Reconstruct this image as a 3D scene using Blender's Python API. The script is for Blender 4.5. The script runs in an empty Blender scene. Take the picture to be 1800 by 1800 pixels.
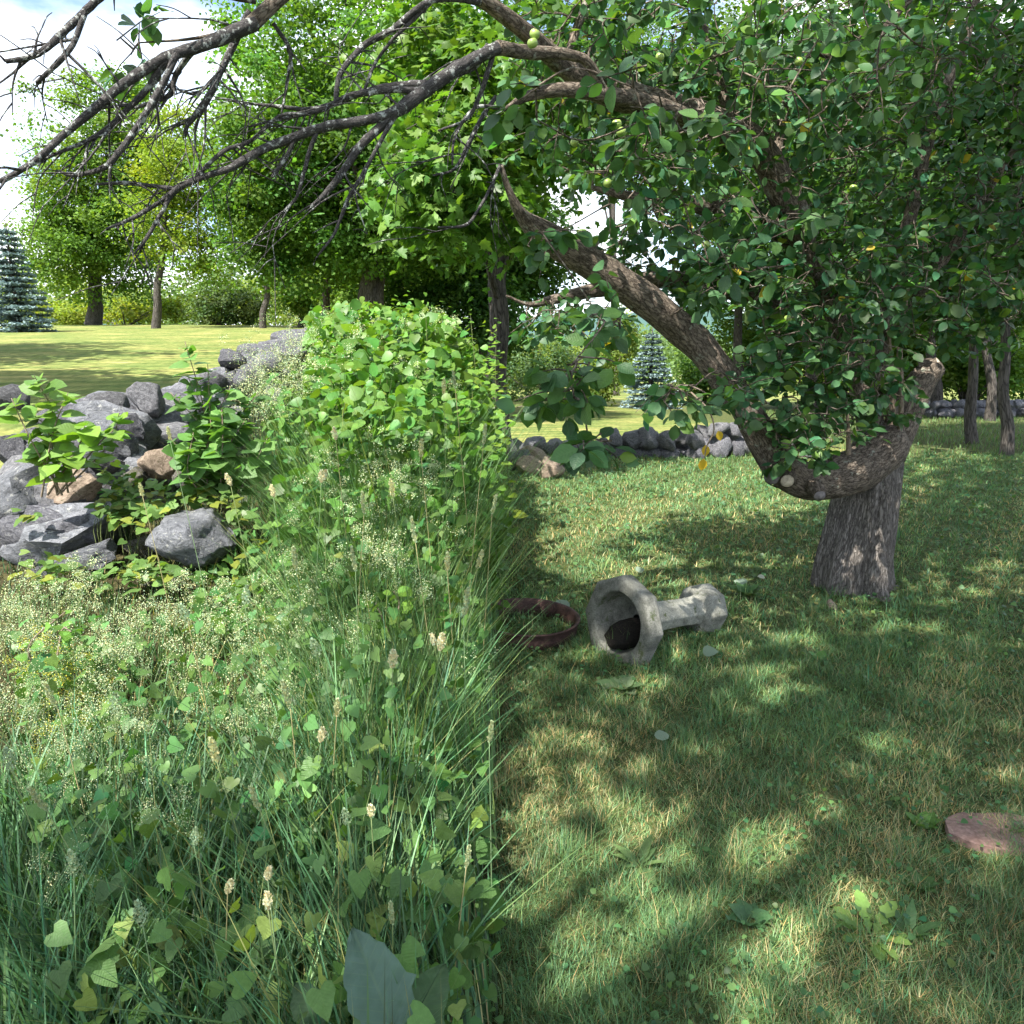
import bpy, bmesh, math, random
import numpy as np
from mathutils import Vector, Matrix, noise as mnoise

R = math.radians
rng = np.random.default_rng(7)
random.seed(7)
scene = bpy.context.scene
C = scene.collection

# ------------------------------------------------------------------ camera
F_PX = 1300.0                      # focal length in pixels of an 1800 px frame
EYE = 1.6
PITCH = math.atan(260.0 / F_PX)    # looking slightly down
cam_d = bpy.data.cameras.new('camera')
cam_d.sensor_width = 36.0
cam_d.lens = 36.0 * F_PX / 1800.0
cam_d.clip_start = 0.02
cam_d.clip_end = 6000
cam = bpy.data.objects.new('camera', cam_d)
cam.location = (0, 0, EYE)
cam.rotation_euler = (math.pi / 2 - PITCH, 0, 0)
C.objects.link(cam)
scene.camera = cam

# ------------------------------------------------------------------ light
SUN_DIR = Vector((-0.36, -0.50, 0.86)).normalized()     # towards the sun
sun_el = math.asin(SUN_DIR.z)
sun_az = math.atan2(SUN_DIR.x, SUN_DIR.y)
world = bpy.data.worlds.new('World')
scene.world = world
world.use_nodes = True
wn, wl = world.node_tree.nodes, world.node_tree.links
wn.clear()
w_out = wn.new('ShaderNodeOutputWorld')
w_bg = wn.new('ShaderNodeBackground')
w_bg.inputs['Strength'].default_value = 0.122
w_sky = wn.new('ShaderNodeTexSky')
w_sky.sky_type = 'NISHITA'
w_sky.sun_disc = False
w_sky.sun_elevation = sun_el
w_sky.sun_rotation = sun_az
w_tc = wn.new('ShaderNodeTexCoord')
w_map = wn.new('ShaderNodeMapping')
w_map.inputs['Scale'].default_value = (1.0, 1.0, 2.6)
w_noise = wn.new('ShaderNodeTexNoise')
w_noise.inputs['Scale'].default_value = 3.1
w_noise.inputs['Detail'].default_value = 7.0
w_noise.inputs['Roughness'].default_value = 0.55
w_ramp = wn.new('ShaderNodeValToRGB')
w_ramp.color_ramp.elements[0].position = 0.40
w_ramp.color_ramp.elements[1].position = 0.60
w_mix = wn.new('ShaderNodeMixRGB')
w_mix.inputs['Color2'].default_value = (6.6, 6.9, 7.3, 1)      # sunlit cloud
wl.new(w_tc.outputs['Generated'], w_map.inputs['Vector'])
wl.new(w_map.outputs['Vector'], w_noise.inputs['Vector'])
wl.new(w_noise.outputs['Fac'], w_ramp.inputs['Fac'])
wl.new(w_ramp.outputs['Color'], w_mix.inputs['Fac'])
wl.new(w_sky.outputs['Color'], w_mix.inputs['Color1'])
wl.new(w_mix.outputs['Color'], w_bg.inputs['Color'])
wl.new(w_bg.outputs['Background'], w_out.inputs['Surface'])

sun_d = bpy.data.lights.new('sun', 'SUN')
sun_d.energy = 5.0
sun_d.angle = R(0.55)
sun_d.color = (1.0, 0.95, 0.85)
sun = bpy.data.objects.new('sun', sun_d)
sun.rotation_euler = SUN_DIR.to_track_quat('Z', 'Y').to_euler()
sun.location = (-20, -30, 60)
C.objects.link(sun)

scene.view_settings.view_transform = 'Standard'
scene.view_settings.look = 'None'
scene.view_settings.gamma = 1.0
scene.view_settings.use_curve_mapping = False
scene.view_settings.exposure = 1.5
scene.cycles.max_bounces = 6
scene.cycles.diffuse_bounces = 3
scene.cycles.transmission_bounces = 4
scene.cycles.glossy_bounces = 2
scene.cycles.use_adaptive_sampling = True
scene.cycles.adaptive_threshold = 0.02

# ------------------------------------------------------------------ helpers
CP, SP = math.cos(PITCH), math.sin(PITCH)
def ray(px, py):
    u, v = (px - 900) / F_PX, (900 - py) / F_PX
    return Vector((u, CP + v * SP, -SP + v * CP))
def at(px, py, Y):
    d = ray(px, py)
    return Vector((0, 0, EYE)) + d * (Y / d.y)
def pxm(n, Y):                       # n photo pixels at distance Y, in metres
    return n * Y / F_PX
def sstep(a, b, x):
    t = np.clip((x - a) / (b - a), 0, 1)
    return t * t * (3 - 2 * t)

def lerp3(a, b, t):
    return [a[i] + (b[i] - a[i]) * t for i in range(3)]

# smooth value noise for arrays (sum of sines is enough for terrain and clumping)
def wob(x, y, s, seed=0.0):
    return (np.sin(x * s * 1.7 + 1.3 * seed) * np.cos(y * s * 1.3 - 2.1 * seed)
            + 0.6 * np.sin(x * s * 3.1 - y * s * 2.3 + seed * 3.7)
            + 0.35 * np.cos(x * s * 6.3 + y * s * 5.1 + seed * 5.9)) / 1.95

LY = [-60, 0, 1.5, 2.4, 3.5, 4.5, 6, 8, 12, 55, 80, 400, 3000]
LZ = [0, 0, 0.0, .08, .25, .42, .60, .80, 1.2, 4.4, 5.2, 9, 14]
RY = [-60, 0, 14, 40, 80, 400, 3000]
RZ = [0, 0, 0, -.69, -1.2, -4, -8]
def ground(x, y):
    x = np.asarray(x, float); y = np.asarray(y, float)
    yy = np.maximum(y, 0.2)
    xa = -0.03 * yy
    xb = xa - (0.7 + 0.16 * yy)
    w = sstep(xa, xb, x)
    zl = np.interp(y, LY, LZ); zr = np.interp(y, RY, RZ)
    near = np.exp(-np.maximum(yy - 6, 0) / 12.0)
    return zl * w + zr * (1 - w) + 0.025 * wob(x, y, 1.1, 2.0) * near + 0.15 * wob(x, y, .06, 4.0) * (1 - near)
def gz(x, y):
    return float(ground(x, y))
def hit(px, py, dz=0.0, y0=1.0, y1=80.0):
    d = ray(px, py); s = 1 / d.y
    Y = y0
    while Y < y1:
        if EYE + d.z * s * Y <= gz(d.x * s * Y, Y) + dz: break
        Y += 0.02 + Y * .003
    return Vector((d.x * s * Y, Y, EYE + d.z * s * Y))

def tag(o, label=None, cat=None, group=None, kind=None):
    if label: o['label'] = label
    if cat: o['category'] = cat
    if group: o['group'] = group
    if kind: o['kind'] = kind
    return o
def empty(name, loc):
    o = bpy.data.objects.new(name, None)
    o.location = loc; o.empty_display_size = 0.1
    C.objects.link(o)
    return o
def link(name, me, parent=None, loc=None):
    o = bpy.data.objects.new(name, me)
    C.objects.link(o)
    if parent is not None:
        o.parent = parent
        if loc is None:              # mesh is in world coordinates
            o.matrix_parent_inverse = Matrix.Translation(-Vector(parent.location))
    if loc is not None: o.location = loc
    return o

def mesh_np(name, V, T, mat, col=None, smooth=False, extra=None):
    """triangle mesh straight from arrays; col = per-vertex rgb"""
    me = bpy.data.meshes.new(name)
    V = np.ascontiguousarray(V, np.float32); T = np.ascontiguousarray(T, np.int32)
    n, k = len(T), T.shape[1]
    me.vertices.add(len(V)); me.vertices.foreach_set('co', V.ravel())
    me.loops.add(n * k); me.loops.foreach_set('vertex_index', T.ravel())
    me.polygons.add(n)
    me.polygons.foreach_set('loop_start', np.arange(0, n * k, k, dtype=np.int32))
    me.polygons.foreach_set('loop_total', np.full(n, k, np.int32))
    if smooth: me.polygons.foreach_set('use_smooth', np.ones(n, bool))
    if col is not None:
        a = me.attributes.new('Col', 'FLOAT_COLOR', 'POINT')
        c = np.ones((len(V), 4), np.float32); c[:, :3] = col
        a.data.foreach_set('color', c.ravel())
    if extra is not None:
        a = me.attributes.new('bk', 'FLOAT_VECTOR', 'POINT')
        a.data.foreach_set('vector', np.ascontiguousarray(extra, np.float32).ravel())
    me.update(calc_edges=True)
    if mat: me.materials.append(mat)
    return me

class Batch:
    """collects arrays of triangles, then becomes one mesh"""
    def __init__(s): s.V, s.T, s.c, s.n = [], [], [], 0
    def add(s, V, T, c):
        s.V.append(V); s.T.append(T + s.n); s.n += len(V)
        c = np.asarray(c, float)
        s.c.append(np.broadcast_to(c, (len(V), 3)) if c.ndim == 1 else c)
    def mesh(s, name, mat, smooth=False):
        return mesh_np(name, np.concatenate(s.V), np.concatenate(s.T), mat, np.concatenate(s.c), smooth)

# ---- leaf templates: (verts, tris); y along the leaf, x across, z normal
def leaf_oval(rows=((.0, .0), (.22, .27), (.5, .36), (.78, .24), (1., 0.)), fold=.10, droop=.16):
    V, T = [], []
    idx = []
    for t, w in rows:
        z = -droop * t * t
        if w == 0:
            V.append((0, t, z)); idx.append((len(V) - 1,))
        else:
            V += [(-w, t, z + fold * w * 2), (0, t, z), (w, t, z + fold * w * 2)]
            idx.append((len(V) - 3, len(V) - 2, len(V) - 1))
    for a, b in zip(idx[:-1], idx[1:]):
        if len(a) == 1:
            T += [(a[0], b[1], b[0]), (a[0], b[2], b[1])]
        elif len(b) == 1:
            T += [(a[0], a[1], b[0]), (a[1], a[2], b[0])]
        else:
            T += [(a[0], a[1], b[1]), (a[0], b[1], b[0]), (a[1], a[2], b[2]), (a[1], b[2], b[1])]
    return np.array(V, float), np.array(T, int)
LEAF = leaf_oval()
LEAF_LO = leaf_oval(((0, 0), (.45, .36), (1, 0)), .12, .15)
LEAF_WIDE = leaf_oval(((0, 0), (.10, .34), (.35, .46), (.7, .30), (1, 0)), .08, .2)
LEAF_NARROW = leaf_oval(((0, 0), (.3, .16), (.65, .14), (1, 0)), .1, .3)
def leaf_heart():
    out = [(0, .06), (.20, -.12), (.42, -.06), (.46, .22), (.30, .58), (.12, .86), (0, 1.0)]
    V = [(0, .3, 0)] + [(x, y, .34 * abs(x) - .9 * x * x - .16 * y * y + .03 * math.sin(y * 9)) for x, y in out] + [(-x, y, .30 * abs(x) - .7 * x * x - .16 * y * y - .03 * math.sin(y * 8)) for x, y in out[1:-1]]
    n = len(out)
    ring = list(range(1, n + 1)) + list(range(len(V) - 1, n, -1))
    T = [(0, ring[i], ring[(i + 1) % len(ring)]) for i in range(len(ring))]
    return np.array(V, float), np.array(T, int)
LEAF_HEART = leaf_heart()
def leaf_maple():
    pts = [(0, 0), (.16, .05), (.42, .02), (.30, .20), (.50, .44), (.34, .46), (.36, .60), (.15, .58), (.16, .78), (0, 1.05)]
    V = [(0, .32, .03)] + [(x, y, -.10 * abs(x) - .08 * y) for x, y in pts] + [(-x, y, -.10 * abs(x) - .08 * y) for x, y in pts[1:-1]]
    n = len(pts)
    ring = list(range(1, n + 1)) + list(range(len(V) - 1, n, -1))
    T = [(0, ring[i], ring[(i + 1) % len(ring)]) for i in range(len(ring))]
    return np.array(V, float), np.array(T, int)
LEAF_MAPLE = leaf_maple()
LEAF_RHOMB = (np.array([(0, 0, 0), (-.42, .5, .07), (.42, .5, .07), (0, 1, -.08)], float), np.array([(0, 3, 1), (0, 2, 3)]))
LEAF_TRI = (np.array([(-.5, 0, 0), (.5, .1, .05), (0, 1, 0)], float), np.array([(0, 1, 2)]))

def norm(a):
    return a / np.maximum(np.linalg.norm(a, axis=1, keepdims=True), 1e-9)
def rand_dirs(n, r=None):
    r = r or rng
    return norm(r.normal(size=(n, 3)))
def scatter(tpl, P, Fd, N, S):
    """place a leaf template at P, pointing along Fd, facing N"""
    Fd = norm(Fd); N = N - (N * Fd).sum(1, keepdims=True) * Fd; N = norm(N)
    X = np.cross(Fd, N)
    tv, tt = tpl
    S = np.broadcast_to(np.asarray(S, float), (len(P),))
    V = P[:, None, :] + S[:, None, None] * (tv[None, :, 0:1] * X[:, None] + tv[None, :, 1:2] * Fd[:, None] + tv[None, :, 2:3] * N[:, None])
    T = tt[None] + (np.arange(len(P)) * len(tv))[:, None, None]
    return V.reshape(-1, 3), T.reshape(-1, 3)
def rep(c, tpl):                     # per-leaf colour -> per-vertex
    return np.repeat(c, len(tpl[0]), axis=0)
def vary(base, n, amt=.18, hue=.10, r=None):
    r = r or rng
    b = np.asarray(base, float)
    k = np.exp(r.normal(0, amt, (n, 1)))
    h = r.normal(0, hue, (n, 1))
    return np.clip(b * k * np.concatenate([1 + h * 1.6, np.ones((n, 1)), 1 - h], 1), 0.002, .95)

def blades(P, az, h, bend, w, seg, col, lean=0.0, curl=0.0):
    """grass blades: centre line rises h, bends over sideways by bend; returns V,T,c"""
    n = len(P)
    d = np.stack([np.cos(az), np.sin(az), np.zeros(n)], 1)
    side = np.stack([-np.sin(az), np.cos(az), np.zeros(n)], 1)
    h = np.broadcast_to(h, (n,)); bend = np.broadcast_to(bend, (n,)); w = np.broadcast_to(w, (n,))
    rows = []
    for i in range(seg + 1):
        t = i / seg
        up = h * (t - curl * t ** 3)
        out = bend * (lean * t + (1 - lean) * t * t)
        c = P + d * out[:, None]
        c[:, 2] += up
        if i == seg: rows.append(c[:, None]); break
        ww = w * (0.75 + .25 * min(1, t * 3)) * (1 - t ** 2.2) * .5
        rows.append(np.stack([c - side * ww[:, None], c + side * ww[:, None]], 1))
    V = np.concatenate(rows, 1)
    k = V.shape[1]
    T = []
    for i in range(seg - 1):
        a = 2 * i
        T += [(a, a + 1, a + 3), (a, a + 3, a + 2)]
    a = 2 * (seg - 1)
    T.append((a, a + 1, a + 2))
    T = np.array(T)[None] + (np.arange(n) * k)[:, None, None]
    return V.reshape(-1, 3), T.reshape(-1, 3), np.repeat(col, k, axis=0)

def crom(P, n):
    """Catmull-Rom through rows of P (any width)"""
    P = np.asarray(P, float)
    P = np.vstack([2 * P[0] - P[1], P, 2 * P[-1] - P[-2]])
    out = []
    for i in range(1, len(P) - 2):
        for k in range(n):
            t = k / n
            a, b, c, d = P[i - 1], P[i], P[i + 1], P[i + 2]
            out.append(.5 * (2 * b + (c - a) * t + (2 * a - 5 * b + 4 * c - d) * t * t + (3 * b - a - 3 * c + d) * t ** 3))
    out.append(P[-2])
    return np.array(out)
def tube(pts, rad, sides=8, cap=True, lump=0.0, flute=0.0, seed=0):
    """returns V,T,bk for a tapering tube along pts"""
    pts = np.asarray(pts, float); rad = np.asarray(rad, float)
    n = len(pts)
    tan = np.gradient(pts, axis=0); tan = norm(tan)
    ref = np.array([0, 0, 1.0]) if abs(tan[0][2]) < .9 else np.array([1.0, 0, 0])
    V, B = [], []
    x = np.cross(tan[0], ref); x /= np.linalg.norm(x)
    L = 0
    th = np.linspace(0, 2 * np.pi, sides, endpoint=False)
    for i in range(n):
        x = x - tan[i] * x.dot(tan[i]); x /= max(np.linalg.norm(x), 1e-9)
        y = np.cross(tan[i], x)
        if i: L += np.linalg.norm(pts[i] - pts[i - 1])
        r = np.full(sides, rad[i])
        if lump: r = r * (1 + lump * np.array([mnoise.noise(Vector((math.cos(a) * 1.3, math.sin(a) * 1.3, L / max(rad[0], .01) * .55 + seed * 7.1))) for a in th]))
        if flute: r = r * (1 + flute * (np.abs(np.sin(th * 3.5 + seed + L * 1.2)) - .6) + flute * .5 * np.sin(th * 9 + L * 3))
        V.append(pts[i] + np.outer(np.cos(th) * r, x) + np.outer(np.sin(th) * r, y))
        B.append(np.stack([np.cos(th) * rad[i], np.sin(th) * rad[i], np.full(sides, L)], 1))
    V = np.concatenate(V); B = np.concatenate(B)
    T = []
    for i in range(n - 1):
        for k in range(sides):
            a, b = i * sides + k, i * sides + (k + 1) % sides
            T += [(a, b, b + sides), (a, b + sides, a + sides)]
    if cap:
        V = np.vstack([V, pts[-1:] + tan[-1:] * rad[-1] * .35]); B = np.vstack([B, B[-1:]])
        e = len(V) - 1
        for k in range(sides): T.append(((n - 1) * sides + k, (n - 1) * sides + (k + 1) % sides, e))
    return V, np.array(T), B
def tube_mesh(name, pts, rad, mat, sides=8, **kw):
    V, T, B = tube(pts, rad, sides, **kw)
    return mesh_np(name, V, T, mat, None, True, B)
class Tubes:
    def __init__(s): s.V, s.T, s.B, s.n = [], [], [], 0
    def add(s, pts, rad, sides=5, **kw):
        V, T, B = tube(pts, rad, sides, **kw)
        s.V.append(V); s.T.append(T + s.n); s.B.append(B); s.n += len(V)
    def mesh(s, name, mat):
        return mesh_np(name, np.concatenate(s.V), np.concatenate(s.T), mat, None, True, np.concatenate(s.B))

# ------------------------------------------------------------------ materials
def new_mat(name):
    m = bpy.data.materials.new(name); m.use_nodes = True
    n, l = m.node_tree.nodes, m.node_tree.links
    n.clear()
    return m, n, l, n.new('ShaderNodeOutputMaterial')
def leaf_mat(name, trans=.35, rough=.45, spec=.4, tcol=(1.5, 1.55, .45), mottle=.25, obj_rand=False, veins=False):
    m, n, l, out = new_mat(name)
    at_ = n.new('ShaderNodeAttribute'); at_.attribute_name = 'Col'
    col = at_.outputs['Color']
    if mottle:
        tc = n.new('ShaderNodeTexCoord')
        nz = n.new('ShaderNodeTexNoise'); nz.inputs['Scale'].default_value = 5 if veins else 30; nz.inputs['Detail'].default_value = 5
        l.new(tc.outputs['Object'], nz.inputs['Vector'])
        mr = n.new('ShaderNodeMapRange'); mr.inputs['To Min'].default_value = 1 - mottle; mr.inputs['To Max'].default_value = 1 + mottle
        l.new(nz.outputs['Fac'], mr.inputs['Value'])
        mm = n.new('ShaderNodeVectorMath'); mm.operation = 'SCALE'
        l.new(col, mm.inputs[0]); l.new(mr.outputs['Result'], mm.inputs['Scale'])
        col = mm.outputs['Vector']
    if obj_rand:
        oi = n.new('ShaderNodeObjectInfo')
        mr2 = n.new('ShaderNodeMapRange'); mr2.inputs['To Min'].default_value = .7; mr2.inputs['To Max'].default_value = 1.35
        l.new(oi.outputs['Random'], mr2.inputs['Value'])
        m2 = n.new('ShaderNodeVectorMath'); m2.operation = 'SCALE'
        l.new(col, m2.inputs[0]); l.new(mr2.outputs['Result'], m2.inputs['Scale'])
        col = m2.outputs['Vector']
    p = n.new('ShaderNodeBsdfPrincipled')
    p.inputs['Roughness'].default_value = rough; p.inputs['Specular IOR Level'].default_value = spec
    if veins:                        # midrib and side veins in the leaf's own coordinates
        tcv = n.new('ShaderNodeTexCoord'); sx = n.new('ShaderNodeSeparateXYZ'); l.new(tcv.outputs['Object'], sx.inputs[0])
        ab = n.new('ShaderNodeMath'); ab.operation = 'ABSOLUTE'; l.new(sx.outputs['X'], ab.inputs[0])
        sl = n.new('ShaderNodeMath'); sl.operation = 'MULTIPLY_ADD'; sl.inputs[1].default_value = -.75; l.new(ab.outputs[0], sl.inputs[0]); l.new(sx.outputs['Y'], sl.inputs[2])
        fr = n.new('ShaderNodeMath'); fr.operation = 'PINGPONG'; fr.inputs[1].default_value = .062; l.new(sl.outputs[0], fr.inputs[0])
        m1 = n.new('ShaderNodeMapRange'); m1.inputs['From Min'].default_value = .009; m1.inputs['From Max'].default_value = .0; l.new(fr.outputs[0], m1.inputs['Value'])
        m2_ = n.new('ShaderNodeMapRange'); m2_.inputs['From Min'].default_value = .022; m2_.inputs['From Max'].default_value = .006; l.new(ab.outputs[0], m2_.inputs['Value'])
        mxv = n.new('ShaderNodeMath'); mxv.operation = 'MAXIMUM'; l.new(m1.outputs[0], mxv.inputs[0]); l.new(m2_.outputs[0], mxv.inputs[1])
        vm = n.new('ShaderNodeMixRGB'); vm.inputs['Color2'].default_value = (.22, .30, .13, 1)
        vf = n.new('ShaderNodeMath'); vf.operation = 'MULTIPLY'; vf.inputs[1].default_value = .10; l.new(mxv.outputs[0], vf.inputs[0])
        l.new(vf.outputs[0], vm.inputs['Fac']); l.new(col, vm.inputs['Color1']); col = vm.outputs['Color']
        hb = n.new('ShaderNodeMath'); hb.operation = 'MULTIPLY_ADD'; hb.inputs[1].default_value = 3.0; l.new(fr.outputs[0], hb.inputs[0]); l.new(nz.outputs['Fac'], hb.inputs[2])
        bv = n.new('ShaderNodeBump'); bv.inputs['Strength'].default_value = .22; bv.inputs['Distance'].default_value = .02
        l.new(hb.outputs[0], bv.inputs['Height']); l.new(bv.outputs['Normal'], p.inputs['Normal'])
    l.new(col, p.inputs['Base Color'])
    t = n.new('ShaderNodeBsdfTranslucent')
    tm = n.new('ShaderNodeVectorMath'); tm.operation = 'MULTIPLY'; tm.inputs[1].default_value = tcol
    l.new(col, tm.inputs[0]); l.new(tm.outputs['Vector'], t.inputs['Color'])
    mx = n.new('ShaderNodeMixShader'); mx.inputs['Fac'].default_value = trans
    l.new(p.outputs[0], mx.inputs[1]); l.new(t.outputs[0], mx.inputs[2])
    l.new(mx.outputs[0], out.inputs['Surface'])
    return m
def bark_mat(name, c1, c2, scale=14, stretch=.25, bump=.6, dist=.02, lichen=None, lichen_at=.6, lichen_scale=9):
    m, n, l, out = new_mat(name)
    a = n.new('ShaderNodeAttribute'); a.attribute_name = 'bk'
    mp = n.new('ShaderNodeMapping'); mp.inputs['Scale'].default_value = (1, 1, stretch)
    l.new(a.outputs['Vector'], mp.inputs['Vector'])
    nz = n.new('ShaderNodeTexNoise'); nz.inputs['Scale'].default_value = scale; nz.inputs['Detail'].default_value = 8; nz.inputs['Roughness'].default_value = .65; nz.inputs['Distortion'].default_value = .6
    l.new(mp.outputs['Vector'], nz.inputs['Vector'])
    vo = n.new('ShaderNodeTexVoronoi'); vo.feature = 'DISTANCE_TO_EDGE'; vo.inputs['Scale'].default_value = scale * 1.6
    mixv = n.new('ShaderNodeVectorMath'); mixv.operation = 'ADD'
    sc = n.new('ShaderNodeVectorMath'); sc.operation = 'SCALE'; sc.inputs['Scale'].default_value = .06
    l.new(nz.outputs['Color'], sc.inputs[0]); l.new(mp.outputs['Vector'], mixv.inputs[0]); l.new(sc.outputs['Vector'], mixv.inputs[1])
    l.new(mixv.outputs['Vector'], vo.inputs['Vector'])
    vr = n.new('ShaderNodeMapRange'); vr.inputs['From Max'].default_value = .16
    l.new(vo.outputs['Distance'], vr.inputs['Value'])
    mul = n.new('ShaderNodeMath'); mul.operation = 'MULTIPLY'
    l.new(nz.outputs['Fac'], mul.inputs[0]); l.new(vr.outputs['Result'], mul.inputs[1])
    add = n.new('ShaderNodeMath'); add.operation = 'MULTIPLY_ADD'; add.inputs[1].default_value = .55
    l.new(mul.outputs[0], add.inputs[0])
    m5 = n.new('ShaderNodeMath'); m5.operation = 'MULTIPLY'; m5.inputs[1].default_value = .5
    l.new(nz.outputs['Fac'], m5.inputs[0]); l.new(m5.outputs[0], add.inputs[2])
    rp = n.new('ShaderNodeValToRGB')
    rp.color_ramp.elements[0].position = .22; rp.color_ramp.elements[0].color = (*c1, 1)
    rp.color_ramp.elements[1].position = .62; rp.color_ramp.elements[1].color = (*c2, 1)
    l.new(add.outputs[0], rp.inputs['Fac'])
    col = rp.outputs['Color']
    if lichen:
        tc = n.new('ShaderNodeTexCoord')
        n2 = n.new('ShaderNodeTexNoise'); n2.inputs['Scale'].default_value = lichen_scale; n2.inputs['Detail'].default_value = 6; n2.inputs['Roughness'].default_value = .7
        l.new(tc.outputs['Object'], n2.inputs['Vector'])
        r2 = n.new('ShaderNodeMapRange'); r2.inputs['From Min'].default_value = lichen_at; r2.inputs['From Max'].default_value = lichen_at + .06
        l.new(n2.outputs['Fac'], r2.inputs['Value'])
        mx = n.new('ShaderNodeMixRGB'); mx.inputs['Color2'].default_value = (*lichen, 1)
        l.new(r2.outputs['Result'], mx.inputs['Fac']); l.new(col, mx.inputs['Color1'])
        col = mx.outputs['Color']
    p = n.new('ShaderNodeBsdfPrincipled'); p.inputs['Roughness'].default_value = .88; p.inputs['Specular IOR Level'].default_value = .2
    l.new(col, p.inputs['Base Color'])
    b = n.new('ShaderNodeBump'); b.inputs['Strength'].default_value = bump; b.inputs['Distance'].default_value = dist
    l.new(add.outputs[0], b.inputs['Height']); l.new(b.outputs['Normal'], p.inputs['Normal'])
    l.new(p.outputs[0], out.inputs['Surface'])
    return m
def rock_mat(name, cols, scale=6, bump=.7, dist=.03, moss=None, moss_at=.56, rough=.85, fine=60):
    """cols: dark, mid, light; varied per object"""
    m, n, l, out = new_mat(name)
    tc = n.new('ShaderNodeTexCoord'); oi = n.new('ShaderNodeObjectInfo')
    off = n.new('ShaderNodeVectorMath'); off.operation = 'ADD'
    k = n.new('ShaderNodeMath'); k.operation = 'MULTIPLY'; k.inputs[1].default_value = 53.0
    l.new(oi.outputs['Random'], k.inputs[0]); l.new(tc.outputs['Object'], off.inputs[0]); l.new(k.outputs[0], off.inputs[1])
    nz = n.new('ShaderNodeTexNoise'); nz.inputs['Scale'].default_value = scale; nz.inputs['Detail'].default_value = 9; nz.inputs['Roughness'].default_value = .68; nz.inputs['Distortion'].default_value = .8
    l.new(off.outputs['Vector'], nz.inputs['Vector'])
    rp = n.new('ShaderNodeValToRGB'); e = rp.color_ramp.elements
    e[0].position = .30; e[0].color = (*cols[0], 1); e[1].position = .72; e[1].color = (*cols[2], 1)
    q = e.new(.5); q.color = (*cols[1], 1)
    l.new(nz.outputs['Fac'], rp.inputs['Fac'])
    n2 = n.new('ShaderNodeTexNoise'); n2.inputs['Scale'].default_value = fine; n2.inputs['Detail'].default_value = 4
    l.new(off.outputs['Vector'], n2.inputs['Vector'])
    mr = n.new('ShaderNodeMapRange'); mr.inputs['To Min'].default_value = .25; mr.inputs['To Max'].default_value = 1.75
    l.new(n2.outputs['Fac'], mr.inputs['Value'])
    s1 = n.new('ShaderNodeVectorMath'); s1.operation = 'SCALE'
    l.new(rp.outputs['Color'], s1.inputs[0]); l.new(mr.outputs['Result'], s1.inputs['Scale'])
    mr2 = n.new('ShaderNodeMapRange'); mr2.inputs['To Min'].default_value = .75; mr2.inputs['To Max'].default_value = 1.25
    l.new(oi.outputs['Random'], mr2.inputs['Value'])
    s2 = n.new('ShaderNodeVectorMath'); s2.operation = 'SCALE'
    l.new(s1.outputs['Vector'], s2.inputs[0]); l.new(mr2.outputs['Result'], s2.inputs['Scale'])
    col = s2.outputs['Vector']
    if moss:
        n3 = n.new('ShaderNodeTexNoise'); n3.inputs['Scale'].default_value = scale * 1.3; n3.inputs['Detail'].default_value = 7; n3.inputs['Roughness'].default_value = .72
        of2 = n.new('ShaderNodeVectorMath'); of2.operation = 'ADD'; of2.inputs[1].default_value = (9, 3, 5)
        l.new(off.outputs['Vector'], of2.inputs[0]); l.new(of2.outputs['Vector'], n3.inputs['Vector'])
        r3 = n.new('ShaderNodeMapRange'); r3.inputs['From Min'].default_value = moss_at; r3.inputs['From Max'].default_value = moss_at + .07
        l.new(n3.outputs['Fac'], r3.inputs['Value'])
        mx = n.new('ShaderNodeMixRGB'); mx.inputs['Color2'].default_value = (*moss, 1)
        l.new(r3.outputs['Result'], mx.inputs['Fac']); l.new(col, mx.inputs['Color1'])
        col = mx.outputs['Color']
    p = n.new('ShaderNodeBsdfPrincipled'); p.inputs['Roughness'].default_value = rough; p.inputs['Specular IOR Level'].default_value = .3
    l.new(col, p.inputs['Base Color'])
    ad = n.new('ShaderNodeMath'); ad.operation = 'MULTIPLY_ADD'; ad.inputs[1].default_value = .25
    l.new(n2.outputs['Fac'], ad.inputs[0]); l.new(nz.outputs['Fac'], ad.inputs[2])
    b = n.new('ShaderNodeBump'); b.inputs['Strength'].default_value = bump; b.inputs['Distance'].default_value = dist
    l.new(ad.outputs[0], b.inputs['Height']); l.new(b.outputs['Normal'], p.inputs['Normal'])
    l.new(p.outputs[0], out.inputs['Surface'])
    return m
def plain_mat(name, c, rough=.7, spec=.3):
    m, n, l, out = new_mat(name)
    p = n.new('ShaderNodeBsdfPrincipled'); p.inputs['Roughness'].default_value = rough; p.inputs['Specular IOR Level'].default_value = spec
    tc = n.new('ShaderNodeTexCoord'); nz = n.new('ShaderNodeTexNoise'); nz.inputs['Scale'].default_value = 40; nz.inputs['Detail'].default_value = 5
    l.new(tc.outputs['Object'], nz.inputs['Vector'])
    rp = n.new('ShaderNodeValToRGB'); rp.color_ramp.elements[0].position = .3; rp.color_ramp.elements[1].position = .7
    rp.color_ramp.elements[0].color = (*[v * .65 for v in c], 1); rp.color_ramp.elements[1].color = (*[min(.9, v * 1.3) for v in c], 1)
    l.new(nz.outputs['Fac'], rp.inputs['Fac']); l.new(rp.outputs['Color'], p.inputs['Base Color'])
    l.new(p.outputs[0], out.inputs['Surface'])
    return m

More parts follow.
